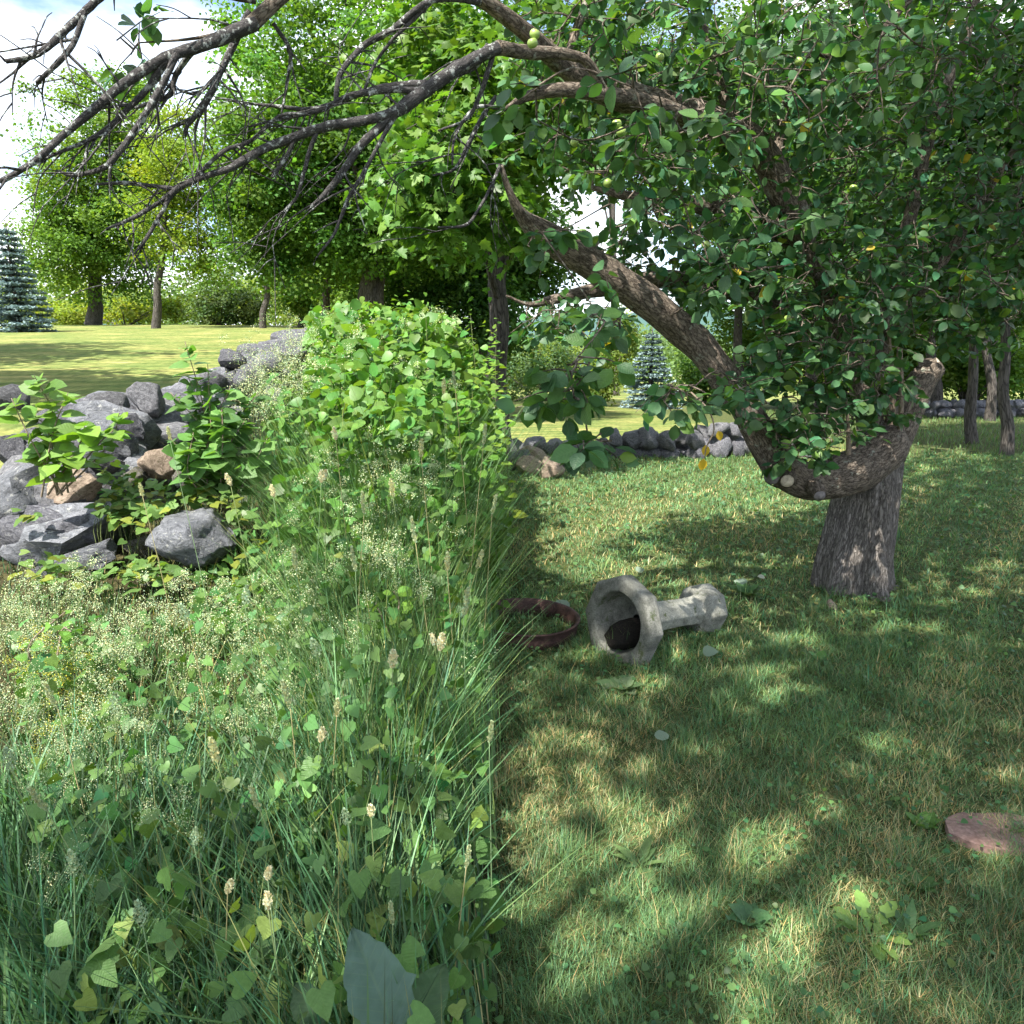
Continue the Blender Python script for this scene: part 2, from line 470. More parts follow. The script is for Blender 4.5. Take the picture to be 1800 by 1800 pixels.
M_LEAF = leaf_mat('leaf', .36, .45, .35)
M_LEAF_OBJ = leaf_mat('single_leaf', .36, .48, .3, mottle=.3, obj_rand=True, veins=True)
M_FAR = leaf_mat('tree_foliage', .45, .6, .2, tcol=(1.5, 1.5, .4), mottle=0)
M_GRASS = leaf_mat('grass_blade', .34, .5, .35, tcol=(1.3, 1.35, .6), mottle=0)
M_NEEDLE = leaf_mat('needle', .12, .6, .3, tcol=(1, 1, 1), mottle=0)
M_APPLE_BARK = bark_mat('apple_bark', (.035, .026, .020), (.22, .18, .145), 34, .35, .9, .012, (.26, .27, .22), .60, 14)
M_TRUNK_BARK = bark_mat('old_apple_trunk_bark', (.055, .047, .043), (.25, .225, .205), 44, .16, 1.0, .016, (.24, .25, .19), .66, 7)
M_MAPLE_BARK = bark_mat('maple_bark', (.032, .028, .025), (.135, .12, .108), 16, .15, .9, .05)
M_DEAD = bark_mat('dead_branch_bark', (.022, .020, .022), (.105, .098, .098), 60, .4, .9, .006, (.40, .42, .41), .55, 26)
M_TWIG = bark_mat('twig_bark', (.10, .075, .055), (.30, .24, .18), 60, .4, .5, .003)

def ground_mat():
    m, n, l, out = new_mat('ground')
    tc = n.new('ShaderNodeTexCoord')
    def nz(scale, det=5, off=0, sc=(1, 1, 1)):
        mp = n.new('ShaderNodeMapping'); mp.inputs['Location'].default_value = (off, off * .7, 0); mp.inputs['Scale'].default_value = sc
        l.new(tc.outputs['Object'], mp.inputs['Vector'])
        t = n.new('ShaderNodeTexNoise'); t.inputs['Scale'].default_value = scale; t.inputs['Detail'].default_value = det; t.inputs['Roughness'].default_value = .65
        l.new(mp.outputs['Vector'], t.inputs['Vector']); return t.outputs['Fac']
    def ramp(f, stops):
        r = n.new('ShaderNodeValToRGB'); e = r.color_ramp.elements
        e[0].position, e[0].color = stops[0][0], (*stops[0][1], 1)
        e[1].position, e[1].color = stops[-1][0], (*stops[-1][1], 1)
        for p_, c_ in stops[1:-1]:
            q = e.new(p_); q.color = (*c_, 1)
        l.new(f, r.inputs['Fac']); return r.outputs['Color']
    def mix(f, a, b):
        x = n.new('ShaderNodeMixRGB'); l.new(f, x.inputs['Fac']); l.new(a, x.inputs['Color1']); l.new(b, x.inputs['Color2']); return x.outputs['Color']
    # mown lawn: green with sun-bleached straw patches and faint mowing stripes
    lawn = ramp(nz(.55, 6), [(.30, (.10, .15, .045)), (.48, (.16, .19, .06)), (.62, (.25, .24, .09)), (.75, (.33, .29, .13))])
    fine = ramp(nz(9, 6, 5, (1, .35, 1)), [(.3, (.45, .52, .45)), (.7, (1.4, 1.35, 1.35))])
    mul = n.new('ShaderNodeMixRGB'); mul.blend_type = 'MULTIPLY'; mul.inputs['Fac'].default_value = 1
    l.new(lawn, mul.inputs['Color1']); l.new(fine, mul.inputs['Color2'])
    wv = n.new('ShaderNodeTexWave'); wv.inputs['Scale'].default_value = .32; wv.inputs['Distortion'].default_value = 1.2; wv.inputs['Detail'].default_value = 2
    mpw = n.new('ShaderNodeMapping'); mpw.inputs['Rotation'].default_value = (0, 0, R(78))
    l.new(tc.outputs['Object'], mpw.inputs['Vector']); l.new(mpw.outputs['Vector'], wv.inputs['Vector'])
    stripe = ramp(wv.outputs['Fac'], [(.2, (.78, .86, .78)), (.8, (1.15, 1.1, 1.08))])
    mul2 = n.new('ShaderNodeMixRGB'); mul2.blend_type = 'MULTIPLY'; mul2.inputs['Fac'].default_value = 1
    l.new(mul.outputs['Color'], mul2.inputs['Color1']); l.new(stripe, mul2.inputs['Color2'])
    # soil and thatch under the weeds and the apple tree
    soil = ramp(nz(14, 8, 3), [(.3, (.018, .014, .009)), (.5, (.045, .040, .020)), (.68, (.13, .115, .05)), (.8, (.20, .165, .085))])
    a = n.new('ShaderNodeAttribute'); a.attribute_name = 'Col'
    sep = n.new('ShaderNodeSeparateColor'); l.new(a.outputs['Color'], sep.inputs['Color'])
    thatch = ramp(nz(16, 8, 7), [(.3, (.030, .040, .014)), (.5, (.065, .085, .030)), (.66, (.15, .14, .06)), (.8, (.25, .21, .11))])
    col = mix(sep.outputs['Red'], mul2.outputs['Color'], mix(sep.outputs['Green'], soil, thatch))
    p = n.new('ShaderNodeBsdfPrincipled'); p.inputs['Roughness'].default_value = .95; p.inputs['Specular IOR Level'].default_value = .1
    l.new(col, p.inputs['Base Color'])
    b = n.new('ShaderNodeBump'); b.inputs['Strength'].default_value = .8; b.inputs['Distance'].default_value = .04
    l.new(nz(22, 6, 9), b.inputs['Height']); l.new(b.outputs['Normal'], p.inputs['Normal'])
    l.new(p.outputs[0], out.inputs['Surface'])
    return m

# ------------------------------------------------------------------ ground sheet
def axis(parts):
    out = [parts[0][0]]
    for a, b, s in parts:
        k = max(1, int(round((b - a) / s)))
        out += [a + (b - a) * (i + 1) / k for i in range(k)]
    return np.array(out)
gx = axis([(-3000, -300, 300), (-300, -60, 20), (-60, -12, 2), (-12, -5, .5), (-5, 5, .1), (5, 14, .5), (14, 60, 3), (60, 300, 20), (300, 3000, 300)])
gy = axis([(-300, -30, 30), (-30, -2, 2), (-2, 14, .1), (14, 30, .5), (30, 70, 2), (70, 300, 20), (300, 3000, 300)])
GX, GY = np.meshgrid(gx, gy)
GZ = ground(GX, GY)
# rising wooded hills at the very edge
V = np.stack([GX.ravel(), GY.ravel(), GZ.ravel()], 1)
nx = len(gx)
ii = (np.arange(len(gy) - 1)[:, None] * nx + np.arange(nx - 1)[None]).ravel()
Q = np.stack([ii, ii + 1, ii + nx + 1, ii + nx], 1)
X_, Y_ = V[:, 0], V[:, 1]
# soil shows under the weeds on the bank and under the rough grass by the apple tree
weed = np.maximum(sstep(.3, -.2, X_) * sstep(-4.2, -3.4, X_) * sstep(12.5, 10, Y_), sstep(13.3, 12.6, Y_) * sstep(-4, -3, X_))
wood_side_w = sstep(19, 20.5, X_ + .0 * Y_) * 0 + sstep(5.5, 7.5, X_) * sstep(60, 30, Y_)  # darker thatch replaces the lawn colour towards the right
gcol = np.zeros((len(V), 3)); gcol[:, 0] = np.maximum(weed, wood_side_w); gcol[:, 1] = sstep(-.15, .1, X_)
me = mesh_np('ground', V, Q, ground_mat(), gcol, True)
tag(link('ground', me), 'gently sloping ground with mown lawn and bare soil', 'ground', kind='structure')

# ------------------------------------------------------------------ stones and stone walls
M_STONE = rock_mat('field_stone', ((.035, .035, .04), (.105, .105, .115), (.23, .23, .245)), 7, .8, .03, (.34, .36, .33), .62)
M_STONE_BROWN = rock_mat('brown_field_stone', ((.10, .075, .055), (.26, .20, .155), (.38, .31, .25)), 6, .7, .03, (.06, .055, .02), .58)
M_STONE_BLUE = rock_mat('blue_grey_stone', ((.06, .063, .072), (.15, .157, .178), (.27, .275, .30)), 5, 1.0, .04, (.36, .36, .34), .58, .8, 45)
M_STONE_MOSS = rock_mat('mossy_stone', ((.04, .038, .035), (.11, .10, .095), (.22, .21, .20)), 7, .8, .03, (.065, .07, .015), .50)
M_STONE_SHADE = rock_mat('shade_toned_granite', ((.04, .04, .052), (.12, .12, .14), (.26, .26, .285)), 9, .9, .04, (.42, .43, .42), .60)  # bluish grey of granite in shade put into the colour

def stone_mesh(name, seed, sub=3, cuts=7, rough=.16, mat=None):
    bm = bmesh.new()
    bmesh.ops.create_icosphere(bm, subdivisions=sub, radius=1)
    r = random.Random(seed)
    planes = []
    for _ in range(cuts):
        d = Vector((r.gauss(0, 1), r.gauss(0, 1), r.gauss(0, 1))).normalized()
        planes.append((d, r.uniform(.48, .82)))
    for v in bm.verts:
        p = v.co.copy()
        for d, k in planes:
            e = p.dot(d) - k
            if e > 0: p -= d * e * .985
        n1 = mnoise.noise(p * 1.3 + Vector((seed * 3.7, 0, 0)))
        n2 = mnoise.noise(p * 3.6 + Vector((0, seed * 2.9, 0)))
        n3 = mnoise.noise(p * 8 + Vector((0, 0, seed * 1.7))) + .6 * mnoise.noise(p * 17 + Vector((0, 0, seed)))
        v.co = p * (1 + rough * n1 + rough * .55 * n2 + rough * .34 * n3)
    me = bpy.data.meshes.new(name)
    for f in bm.faces: f.smooth = True
    bm.to_mesh(me); bm.free()
    xs = [v.co for v in me.vertices]
    lo = [min(c[i] for c in xs) for i in range(3)]; hi = [max(c[i] for c in xs) for i in range(3)]
    for v in me.vertices:
        v.co = Vector([(v.co[i] - (lo[i] + hi[i]) / 2) / ((hi[i] - lo[i]) / 2) for i in range(3)])
    me.set_sharp_from_angle(angle=R(42))
    if mat: me.materials.append(mat)
    return me
stone_kinds = {}
def stone(parent, c, w, h, d, mat, seed, rot=(0, 0, 0), sub=3):
    key = (mat.name, seed % 7, sub)
    if key not in stone_kinds: stone_kinds[key] = stone_mesh('stone', seed % 7 + 3, sub, 10, .16, mat)
    o = bpy.data.objects.new('stone', stone_kinds[key])
    C.objects.link(o); o.parent = parent
    o.location = Vector(c) - Vector(parent.location)
    o.scale = (w / 2, d / 2, h / 2); o.rotation_euler = rot
    return o

# the tumbled wall beside the weeds, running straight away along x = -3
wall = empty('stone_wall', (-3.05, 5.0, gz(-3.05, 5)))
tag(wall, 'tumbled dry stone wall half buried in weeds beside the sunny lawn', 'stone wall')
near_stones = [  # px, py, w, h, Y, material, tilt
    (193, 712, 70, 50, 5.6, M_STONE, 8), (140, 728, 56, 44, 5.5, M_STONE, -12), (262, 700, 66, 62, 6.1, M_STONE, 15),
    (228, 752, 54, 50, 5.4, M_STONE_SHADE, -8), (185, 780, 104, 46, 5.2, M_STONE_BLUE, 14), (112, 790, 70, 46, 5.2, M_STONE, 0),
    (186, 818, 62, 42, 5.0, M_STONE, 5), (280, 815, 66, 62, 4.98, M_STONE_BROWN, 20), (105, 862, 136, 84, 4.78, M_STONE_BROWN, -6),
    (62, 772, 46, 46, 5.3, M_STONE, 3), (130, 928, 122, 58, 4.5, M_STONE_SHADE, 4), (160, 972, 110, 46, 4.2, M_STONE_BLUE, -3),
    (345, 946, 150, 100, 4.18, M_STONE_BLUE, 5), (292, 1032, 86, 46, 4.12, M_STONE_MOSS, 8), (68, 1016, 52, 46, 4.25, M_STONE_SHADE, 0),
    (232, 842, 56, 40, 4.9, M_STONE_MOSS, -10), (265, 884, 74, 44, 4.68, M_STONE_MOSS, 6), (215, 905, 60, 40, 4.62, M_STONE_MOSS, 0),
    (250, 955, 60, 40, 4.45, M_STONE_MOSS, 10), (100, 820, 60, 36, 5.0, M_STONE_MOSS, 0), (330, 850, 60, 50, 4.9, M_STONE_MOSS, 0),
    (40, 850, 60, 70, 4.85, M_STONE, 10), (30, 930, 70, 60, 4.55, M_STONE_BROWN, -10), (20, 790, 60, 60, 5.2, M_STONE_SHADE, 5),
    (320, 720, 50, 44, 6.4, M_STONE, -6), (345, 690, 54, 50, 6.8, M_STONE_SHADE, 10), (110, 1075, 60, 40, 3.95, M_STONE_MOSS, 0),
    (375, 672, 50, 44, 7.3, M_STONE, 0), (20, 700, 60, 50, 5.7, M_STONE, 6), (85, 735, 50, 44, 5.6, M_STONE_SHADE, -6),
]
for i, (px, py, w, h, Y, mt, tilt) in enumerate(near_stones):
    c = at(px, py, Y)
    ww, hh = pxm(w, Y), pxm(h, Y)
    stone(wall, c, ww, hh, max(ww, hh) * .85, mt, i * 3 + 1, (R(random.uniform(-8, 8)), R(tilt), R(random.uniform(-25, 25))), 4 if Y < 5.7 else 3)
# the core of the wall under and behind them, each stone resting on the ones below
k = 0
for Y in np.arange(4.6, 15.5, .34):
    top = np.interp(Y, [4.5, 5.6, 6.2, 8, 9.5, 12, 15], [.75, 1.18, 1.22, 1.45, 1.62, 1.98, 2.3])
    for row in range(4):
        for side in (-1, 1):
            k += 1
            z0 = gz(-3.05, Y)
            z = z0 + .08 + (top - z0 - .16) * row / 3
            wd = .42 * (1 - row * .17)
            x = -3.12 + side * wd * .55 + random.uniform(-.06, .06)
            s = random.uniform(.26, .62)
            stone(wall, (x, Y + random.uniform(-.1, .1), z), s * 1.15, s * .78, s * 1.25, [M_STONE, M_STONE_SHADE, M_STONE_BLUE, M_STONE, M_STONE_SHADE][k % 5], k, (R(random.uniform(-15, 15)), R(random.uniform(-15, 15)), R(random.uniform(0, 360))))
for px, py, w, h, Y in [(412, 632, 56, 36, 8.0), (438, 668, 50, 60, 7.6), (470, 640, 60, 40, 8.8), (492, 616, 66, 44, 9.6), (520, 598, 70, 40, 10.6), (548, 586, 64, 34, 11.6), (455, 622, 60, 34, 9.0), (575, 572, 50, 26, 13)]:
    k += 1
    c = at(px, py, Y); stone(wall, c, pxm(w, Y), pxm(h, Y), pxm(w, Y) * 1.2, M_STONE_SHADE, k, (0, R(random.uniform(-14, 14)), R(random.uniform(0, 360))))

# the low wall at the far edge of the rough grass
low_wall = empty('stone_wall', (1.8, 13.2, 0))
tag(low_wall, 'low row of dark boulders edging the rough grass below the spruce', 'stone wall')
for i, (px, top, w, h) in enumerate([(938, 770, 44, 40), (972, 772, 40, 36), (1002, 775, 34, 34), (1030, 778, 30, 30), (1056, 770, 30, 34), (1082, 752, 22, 36), (1082, 775, 30, 30), (1112, 757, 44, 34), (1140, 752, 50, 40), (1150, 778, 46, 26), (1172, 758, 36, 36),
                                  (1192, 752, 40, 34), (1200, 775, 40, 26), (1222, 756, 36, 34), (1240, 748, 40, 30), (1246, 770, 44, 30), (1262, 742, 40, 26), (1272, 760, 40, 34), (1290, 744, 36, 30), (1300, 766, 44, 36), (1322, 750, 40, 40), (1345, 752, 36, 44), (1370, 756, 40, 40), (1398, 752, 40, 44), (1425, 758, 40, 36), (910, 772, 40, 40), (885, 770, 44, 44)]):
    Y = 13.2 + .4 * math.sin(i * 2.3)
    c = at(px, top + h / 2, Y)
    zb = gz(c.x, c.y)
    hh = pxm(h, Y)
    stone(low_wall, c, pxm(w, Y) * 1.12, hh * 1.1, pxm(w, Y), M_STONE if i % 3 else M_STONE_SHADE, i * 5 + 2, (0, R(random.uniform(-18, 18)), R(random.uniform(0, 360))))
    if c.z - hh / 2 > zb + .08:      # the stone it lies on
        h2 = c.z - hh * .4 - zb + .1
        stone(low_wall, (c.x + .05, c.y + .05, zb + h2 / 2 - .08), pxm(w, Y) * 1.2, h2 * 1.1, pxm(w, Y) * 1.2, M_STONE_SHADE, i * 7 + 1, (0, 0, R(random.uniform(0, 360))))
end_heap = empty('stone_heap', at(955, 850, 10.6))
tag(end_heap, 'small heap of pale brown stones at the corner of the rough grass', 'stone heap')
for i, (px, py, w, h, Y) in enumerate([(968, 838, 44, 46, 10.4), (940, 806, 50, 40, 11.4), (990, 806, 44, 30, 11.6), (930, 838, 46, 40, 10.8), (955, 790, 40, 30, 12.2), (915, 810, 50, 44, 11.2), (990, 790, 40, 30, 12.4)]):
    c = at(px, py, Y); zb = gz(c.x, c.y)
    c.z = max(zb + pxm(h, Y) * .35, min(c.z, zb + pxm(h, Y) * .8))
    stone(end_heap, c, pxm(w, Y), pxm(h, Y), pxm(w, Y) * 1.1, M_STONE_BROWN if i in (0, 1, 3) else M_STONE, i * 4 + 3, (R(random.uniform(-20, 20)), 0, R(random.uniform(0, 360))))
back_wall = empty('stone_wall', (15.5, 27, 0))
tag(back_wall, 'shaded stone wall at the foot of the dark wood', 'stone wall')
for i in range(44):
    px = 1590 + (i % 22) * 11 + random.uniform(-4, 4); Y = 26 + random.uniform(-.3, .3)
    x = (px - 900) / F_PX * Y * 1.0
    s = random.uniform(.30, .46); zb = gz(x, Y)
    stone(back_wall, (x, Y, zb + (.16 if i < 22 else .44)), s * 1.2, s * .95, s, M_STONE_SHADE, i, (0, R(random.uniform(-15, 15)), R(random.uniform(0, 360))), 2)

# ------------------------------------------------------------------ trees
def ell(px, py, Y, rx, ry, rd):
    """an ellipsoid of foliage: centre and half-axes; rx, ry in photo pixels, rd in metres"""
    return (np.array(at(px, py, Y)), np.array([pxm(rx, Y), rd, pxm(ry, Y)]))
def clumps_in(ells, n, r, shell=.5):
    vol = np.array([e[1].prod() for e in ells]); vol = vol ** .8
    pick = r.choice(len(ells), n, p=vol / vol.sum())
    d = rand_dirs(n, r)
    rad = r.random(n) ** shell
    c = np.array([e[0] for e in ells])[pick]; a = np.array([e[1] for e in ells])[pick]
    bump = 1 + .22 * wob(d[:, 0] * 3 + pick, d[:, 2] * 3, 1.4, 3.0)
    return c + d * a * (rad * bump)[:, None], d
def crown(ells, n, per, cr, size, tpl, base, seed, flat=.5, shell=.42, tint=.16, droop=.35, amt=.16):
    r = np.random.default_rng(seed)
    Cc, D = clumps_in(ells, n, r, shell)
    k = r.integers(int(per * .6), int(per * 1.4) + 1, n)
    idx = np.repeat(np.arange(n), k); m = len(idx)
    off = r.normal(size=(m, 3)) * .5
    off[:, 2] *= flat
    off[:, 2] -= .25 * (off[:, 0] ** 2 + off[:, 1] ** 2)
    scl = cr * r.uniform(.6, 1.35, n)
    P = Cc[idx] + off * scl[idx][:, None] * 1.4
    N = norm(np.array([0, 0, .9]) + D[idx] * .55 + r.normal(size=(m, 3)) * .55)
    Fd = norm(r.normal(size=(m, 3)) * [1, 1, .4] + off * .8 + np.array([0, 0, -droop]))
    S = size * r.uniform(.65, 1.3, m)
    V, T = scatter(tpl, P, Fd, N, S)
    b = np.asarray(base) * np.exp(r.normal(0, tint, (n, 1)))
    hue = r.normal(0, .07, (n, 1)); b = b * np.concatenate([1 + hue * 1.5, np.ones((n, 1)), 1 - hue], 1)
    c = b[idx] * np.exp(r.normal(0, amt, (m, 1)))
    return V, T, rep(np.clip(c, .003, .9), tpl), Cc, (P, Fd, N, S, c)
def trunk_pts(base, top, r0, r1, seed, n=9, flare=1.6, wig=.04):
    rr = random.Random(seed)
    base, top = np.array(base, float), np.array(top, float)
    P, Rd = [], []
    for i in range(n):
        t = i / (n - 1)
        w = wig * np.linalg.norm(top - base) * .3
        P.append(base + (top - base) * t + np.array([rr.uniform(-w, w), rr.uniform(-w, w), 0]) * (0 if i in (0,) else 1))
        Rd.append((r0 + (r1 - r0) * t) * (1 + (flare - 1) * math.exp(-t * n * .9)))
    P = crom(P, 3); Rd = np.interp(np.linspace(0, 1, len(P)), np.linspace(0, 1, n), Rd)
    return P, Rd
def tree(name, label, cat, base_px, base_Y, r0, top, ells, n, per, cr, size, tpl, col, seed, group=None, limbs=10, mat=None, bark=None, base=None, lean=0, flat=.5, droop=.35, shell=.42, tint=.16, sides=12, fl=1.5):
    if base is None:
        x = (base_px - 900) / F_PX * base_Y
        base = (x, base_Y, gz(x, base_Y) - .1)
    root = empty(name, base)
    tag(root, label, cat, group)
    V, T, c, Cc, _ = crown(ells, n, per, cr, size, tpl, col, seed, flat, shell, tint, droop)
    cr_o = link('crown', mesh_np('crown', V, T, mat or M_FAR, c), root)
    P, Rd = trunk_pts(base, top, r0, r0 * .45, seed, flare=fl)
    tr = link('trunk', tube_mesh('trunk', P, Rd, bark or M_MAPLE_BARK, sides, lump=.12, flute=.10, seed=seed), root)
    if limbs:
        rr = random.Random(seed)
        for i in range(limbs):
            e = Cc[rr.randrange(len(Cc))]
            t = rr.uniform(.45, .98); k = int(t * (len(P) - 1))
            s = P[k]
            if e[2] < s[2] - .8: continue
            mid = (s + e) / 2 + np.array([rr.uniform(-.3, .3), rr.uniform(-.3, .3), .12 * np.linalg.norm(e - s)])
            q = crom([s, mid, e], 5)
            link('limb', tube_mesh('limb', q, np.linspace(Rd[k] * .45, Rd[k] * .06, len(q)), bark or M_MAPLE_BARK, 6), root)
    return root, cr_o, tr

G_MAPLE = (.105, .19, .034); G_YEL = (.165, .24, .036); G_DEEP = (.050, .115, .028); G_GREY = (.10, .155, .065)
# across the lawn
tree('maple_tree', 'tall spreading maple with a stout dark trunk beside the blue spruce', 'tree', 185, 55, .50, at(178, 330, 55),
     [ell(185, 300, 55, 120, 150, 5.2), ell(150, 420, 54, 110, 100, 4.5), ell(215, 190, 55, 70, 70, 3.4), ell(105, 430, 53, 60, 80, 3), ell(240, 440, 54, 60, 80, 3)],
     390, 140, .80, .22, LEAF_RHOMB, G_MAPLE, 11, 'trees across the lawn', 16, fl=1.15)
tree('maple_tree', 'slender yellow-green maple standing by itself next to the grey-green shrub', 'tree', 292, 47, .24, at(297, 280, 47),
     [ell(320, 260, 47, 72, 90, 2.6), ell(350, 330, 47, 70, 90, 2.6), ell(310, 420, 47, 60, 70, 2.2), ell(280, 340, 47, 50, 90, 2.0), ell(365, 430, 48, 50, 60, 2.0)],
     190, 95, .75, .19, LEAF_RHOMB, G_YEL, 12, 'trees across the lawn', 14, fl=1.2, tint=.1)
# old maples and the wood beyond the weeds
rootC, crownC, trunkC = tree('maple_tree', 'huge old maple with a hollow grey trunk rising behind the weeds', 'tree', 656, 25, .50, at(660, 330, 25.5),
     [ell(660, 200, 26, 240, 260, 4.8), ell(520, 300, 25.5, 125, 190, 3.0), ell(760, 380, 25, 130, 100, 2.6), ell(600, 420, 25.5, 120, 60, 2.4), ell(440, 330, 26, 60, 150, 2.2), ell(470, 430, 26.5, 80, 60, 2.0)],
     720, 160, .52, .135, LEAF_RHOMB, (.085, .175, .036), 13, 'trees of the wood beyond the weeds', 24, sides=40)
# hollow in the old trunk, sunk into the side that faces the lawn
v = np.array([q.co for q in trunkC.data.vertices])
cx = at(660, 0, 25).x
hx, hz = at(663, 495, 25).x, at(663, 488, 25).z
for q in trunkC.data.vertices:
    if q.co.y < 25.05:
        e = ((q.co.x - hx - .08 * math.sin((q.co.z - hz) * 3)) / .17) ** 2 + ((q.co.z - hz) / .62) ** 2
        if e < 1.6: q.co.y += .42 * math.exp(-e * 1.4)
rootD, crownD, trunkD = tree('maple_tree', 'maple with a straight grey trunk and bright drooping boughs beside the weeds', 'tree', 872, 13.2, .20, at(880, 140, 12.5),
     [ell(800, 300, 9.6, 120, 120, .9), ell(860, 200, 10.2, 130, 120, 1.3), ell(900, 120, 11, 190, 150, 1.6), ell(780, 130, 11, 140, 110, 1.2), ell(850, 380, 9.8, 90, 60, .8), ell(960, 220, 11.5, 130, 150, 1.2)],
     340, 40, .34, .125, LEAF_MAPLE, (.09, .185, .030), 14, 'trees of the wood beyond the weeds', 20, mat=M_LEAF, shell=.5)
wood = [  # trunk px, distance, radius, crown px/py/rx/ry, colour, label
    (475, 46, .20, 470, 330, 70, 160, G_MAPLE, 'thin straight tree at the edge of the wood nearest the lawn'),
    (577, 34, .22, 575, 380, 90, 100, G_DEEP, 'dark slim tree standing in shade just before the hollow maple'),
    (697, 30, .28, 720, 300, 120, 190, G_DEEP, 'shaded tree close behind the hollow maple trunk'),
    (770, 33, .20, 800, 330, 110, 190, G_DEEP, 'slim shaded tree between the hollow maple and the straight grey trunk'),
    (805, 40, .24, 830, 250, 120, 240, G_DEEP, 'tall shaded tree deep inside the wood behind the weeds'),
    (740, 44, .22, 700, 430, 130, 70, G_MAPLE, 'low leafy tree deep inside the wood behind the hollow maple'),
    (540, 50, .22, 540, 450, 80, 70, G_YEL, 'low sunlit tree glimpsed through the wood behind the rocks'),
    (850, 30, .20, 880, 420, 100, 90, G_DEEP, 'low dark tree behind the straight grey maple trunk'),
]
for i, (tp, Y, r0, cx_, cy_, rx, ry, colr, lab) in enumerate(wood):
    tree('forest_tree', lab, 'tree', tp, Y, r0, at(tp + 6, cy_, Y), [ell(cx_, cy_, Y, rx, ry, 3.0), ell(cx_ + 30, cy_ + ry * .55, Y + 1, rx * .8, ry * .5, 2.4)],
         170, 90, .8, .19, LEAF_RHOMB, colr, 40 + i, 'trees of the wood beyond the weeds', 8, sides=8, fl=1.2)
wood_r = [
    (1712, 15, .105, 1700, 330, 200, 230, G_DEEP, 'slim dark tree standing alone on the shaded grass behind the apple tree'),
    (1772, 13, .10, 1790, 300, 160, 260, G_DEEP, 'slim dark tree beside the lone tree on the shaded grass'),
    (1735, 24, .14, 1700, 200, 210, 260, G_DEEP, 'tall tree rising straight out of the far stone wall'),
    (1640, 28, .2, 1600, 300, 210, 260, G_DEEP, 'broad forest tree behind the broken apple limb'),
    (1560, 30, .24, 1500, 200, 200, 220, (.06, .13, .03), 'broad sunlit forest tree directly behind the apple trunk'),
    (1420, 34, .26, 1370, 250, 190, 240, (.065, .14, .03), 'tall bushy tree seen through the middle of the apple crown'),
    (1300, 38, .24, 1220, 170, 190, 170, (.065, .14, .03), 'tall tree seen through the upper apple branches'),
    (1690, 34, .20, 1690, 560, 130, 110, G_MAPLE, 'low leafy tree at the back of the shaded grass'),
    (1480, 40, .22, 1400, 540, 170, 140, (.08, .16, .03), 'low leafy tree behind the apple trunk at the lawn edge'),
    (1080, 60, .30, 1060, 130, 170, 150, (.06, .12, .035), 'high tree crown glimpsed over the leaning apple limb'),
]
for i, (tp, Y, r0, cx_, cy_, rx, ry, colr, lab) in enumerate(wood_r):
    sz = .13 if Y < 20 else .19
    tree('forest_tree', lab, 'tree', tp, Y, r0, at(tp - 6, cy_, Y), [ell(cx_, cy_, Y, rx, ry, 2.0 if Y < 20 else 3.4), ell(cx_ - 40, cy_ + ry * .5, Y + .5, rx * .8, ry * .5, 2.0)],
         280 if Y < 20 else 230, 105, .45 if Y < 20 else .8, sz, LEAF_RHOMB, colr, 60 + i, 'trees of the wood behind the apple tree', 8, sides=10, shell=.55, fl=1.25)
# unseen trees added to cast shade into the view
tree('maple_tree', 'unseen big maple added on the lawn to shade the grass', 'tree', 0, 0, .5, (-20, 16, 9), [(np.array([-20, 16, 10.]), np.array([6, 5.5, 4.5]))],
     110, 60, 1.0, .42, LEAF_RHOMB, G_MAPLE, 15, None, 6, base=(-20, 16, gz(-20, 16) - .1))
tree('maple_tree', 'unseen maple added on the lawn side to shade the ground along the stone wall', 'tree', 0, 0, .35, (-13, 8.6, 7), [(np.array([-13, 9, 8.5]), np.array([3.4, 2.4, 2.2])), (np.array([-9.6, 8.2, 9.0]), np.array([2.8, 2.2, 2.0]))],
     110, 60, .8, .34, LEAF_RHOMB, G_MAPLE, 17, None, 6, base=(-13.4, 8.4, gz(-13.4, 8.4) - .1))
tree('maple_tree', 'unseen maple added to dapple the mown grass and the fallen pedestal with shade', 'tree', 0, 0, .2, (-3.4, -2.7, 7), [(np.array([-.7, -1.1, 8.3]), np.array([2.9, 3.1, 1.7])), (np.array([1.3, .4, 8.6]), np.array([2.2, 2.4, 1.6])), (np.array([-4.0, -3.7, 7.6]), np.array([1.7, 1.3, 1.2]))],
     105, 62, .50, .20, LEAF_RHOMB, G_MAPLE, 16, None, 6, base=(-4.6, -3.6, -.1))
tree('maple_tree', 'unseen tall maple added on the wood side to shade the grass behind the apple tree', 'tree', 0, 0, .4, (6, -.5, 9), [(np.array([5.6, 2.6, 11.5]), np.array([4.6, 5.0, 2.6])), (np.array([10.5, 8, 15.]), np.array([5, 6, 3.])), (np.array([1.8, .2, 12.2]), np.array([2.8, 2.8, 1.8])), (np.array([6, 8.5, 16.5]), np.array([4, 4, 2.5]))],
     430, 60, .9, .34, LEAF_RHOMB, G_MAPLE, 18, None, 12, base=(7, -1.5, -.1))

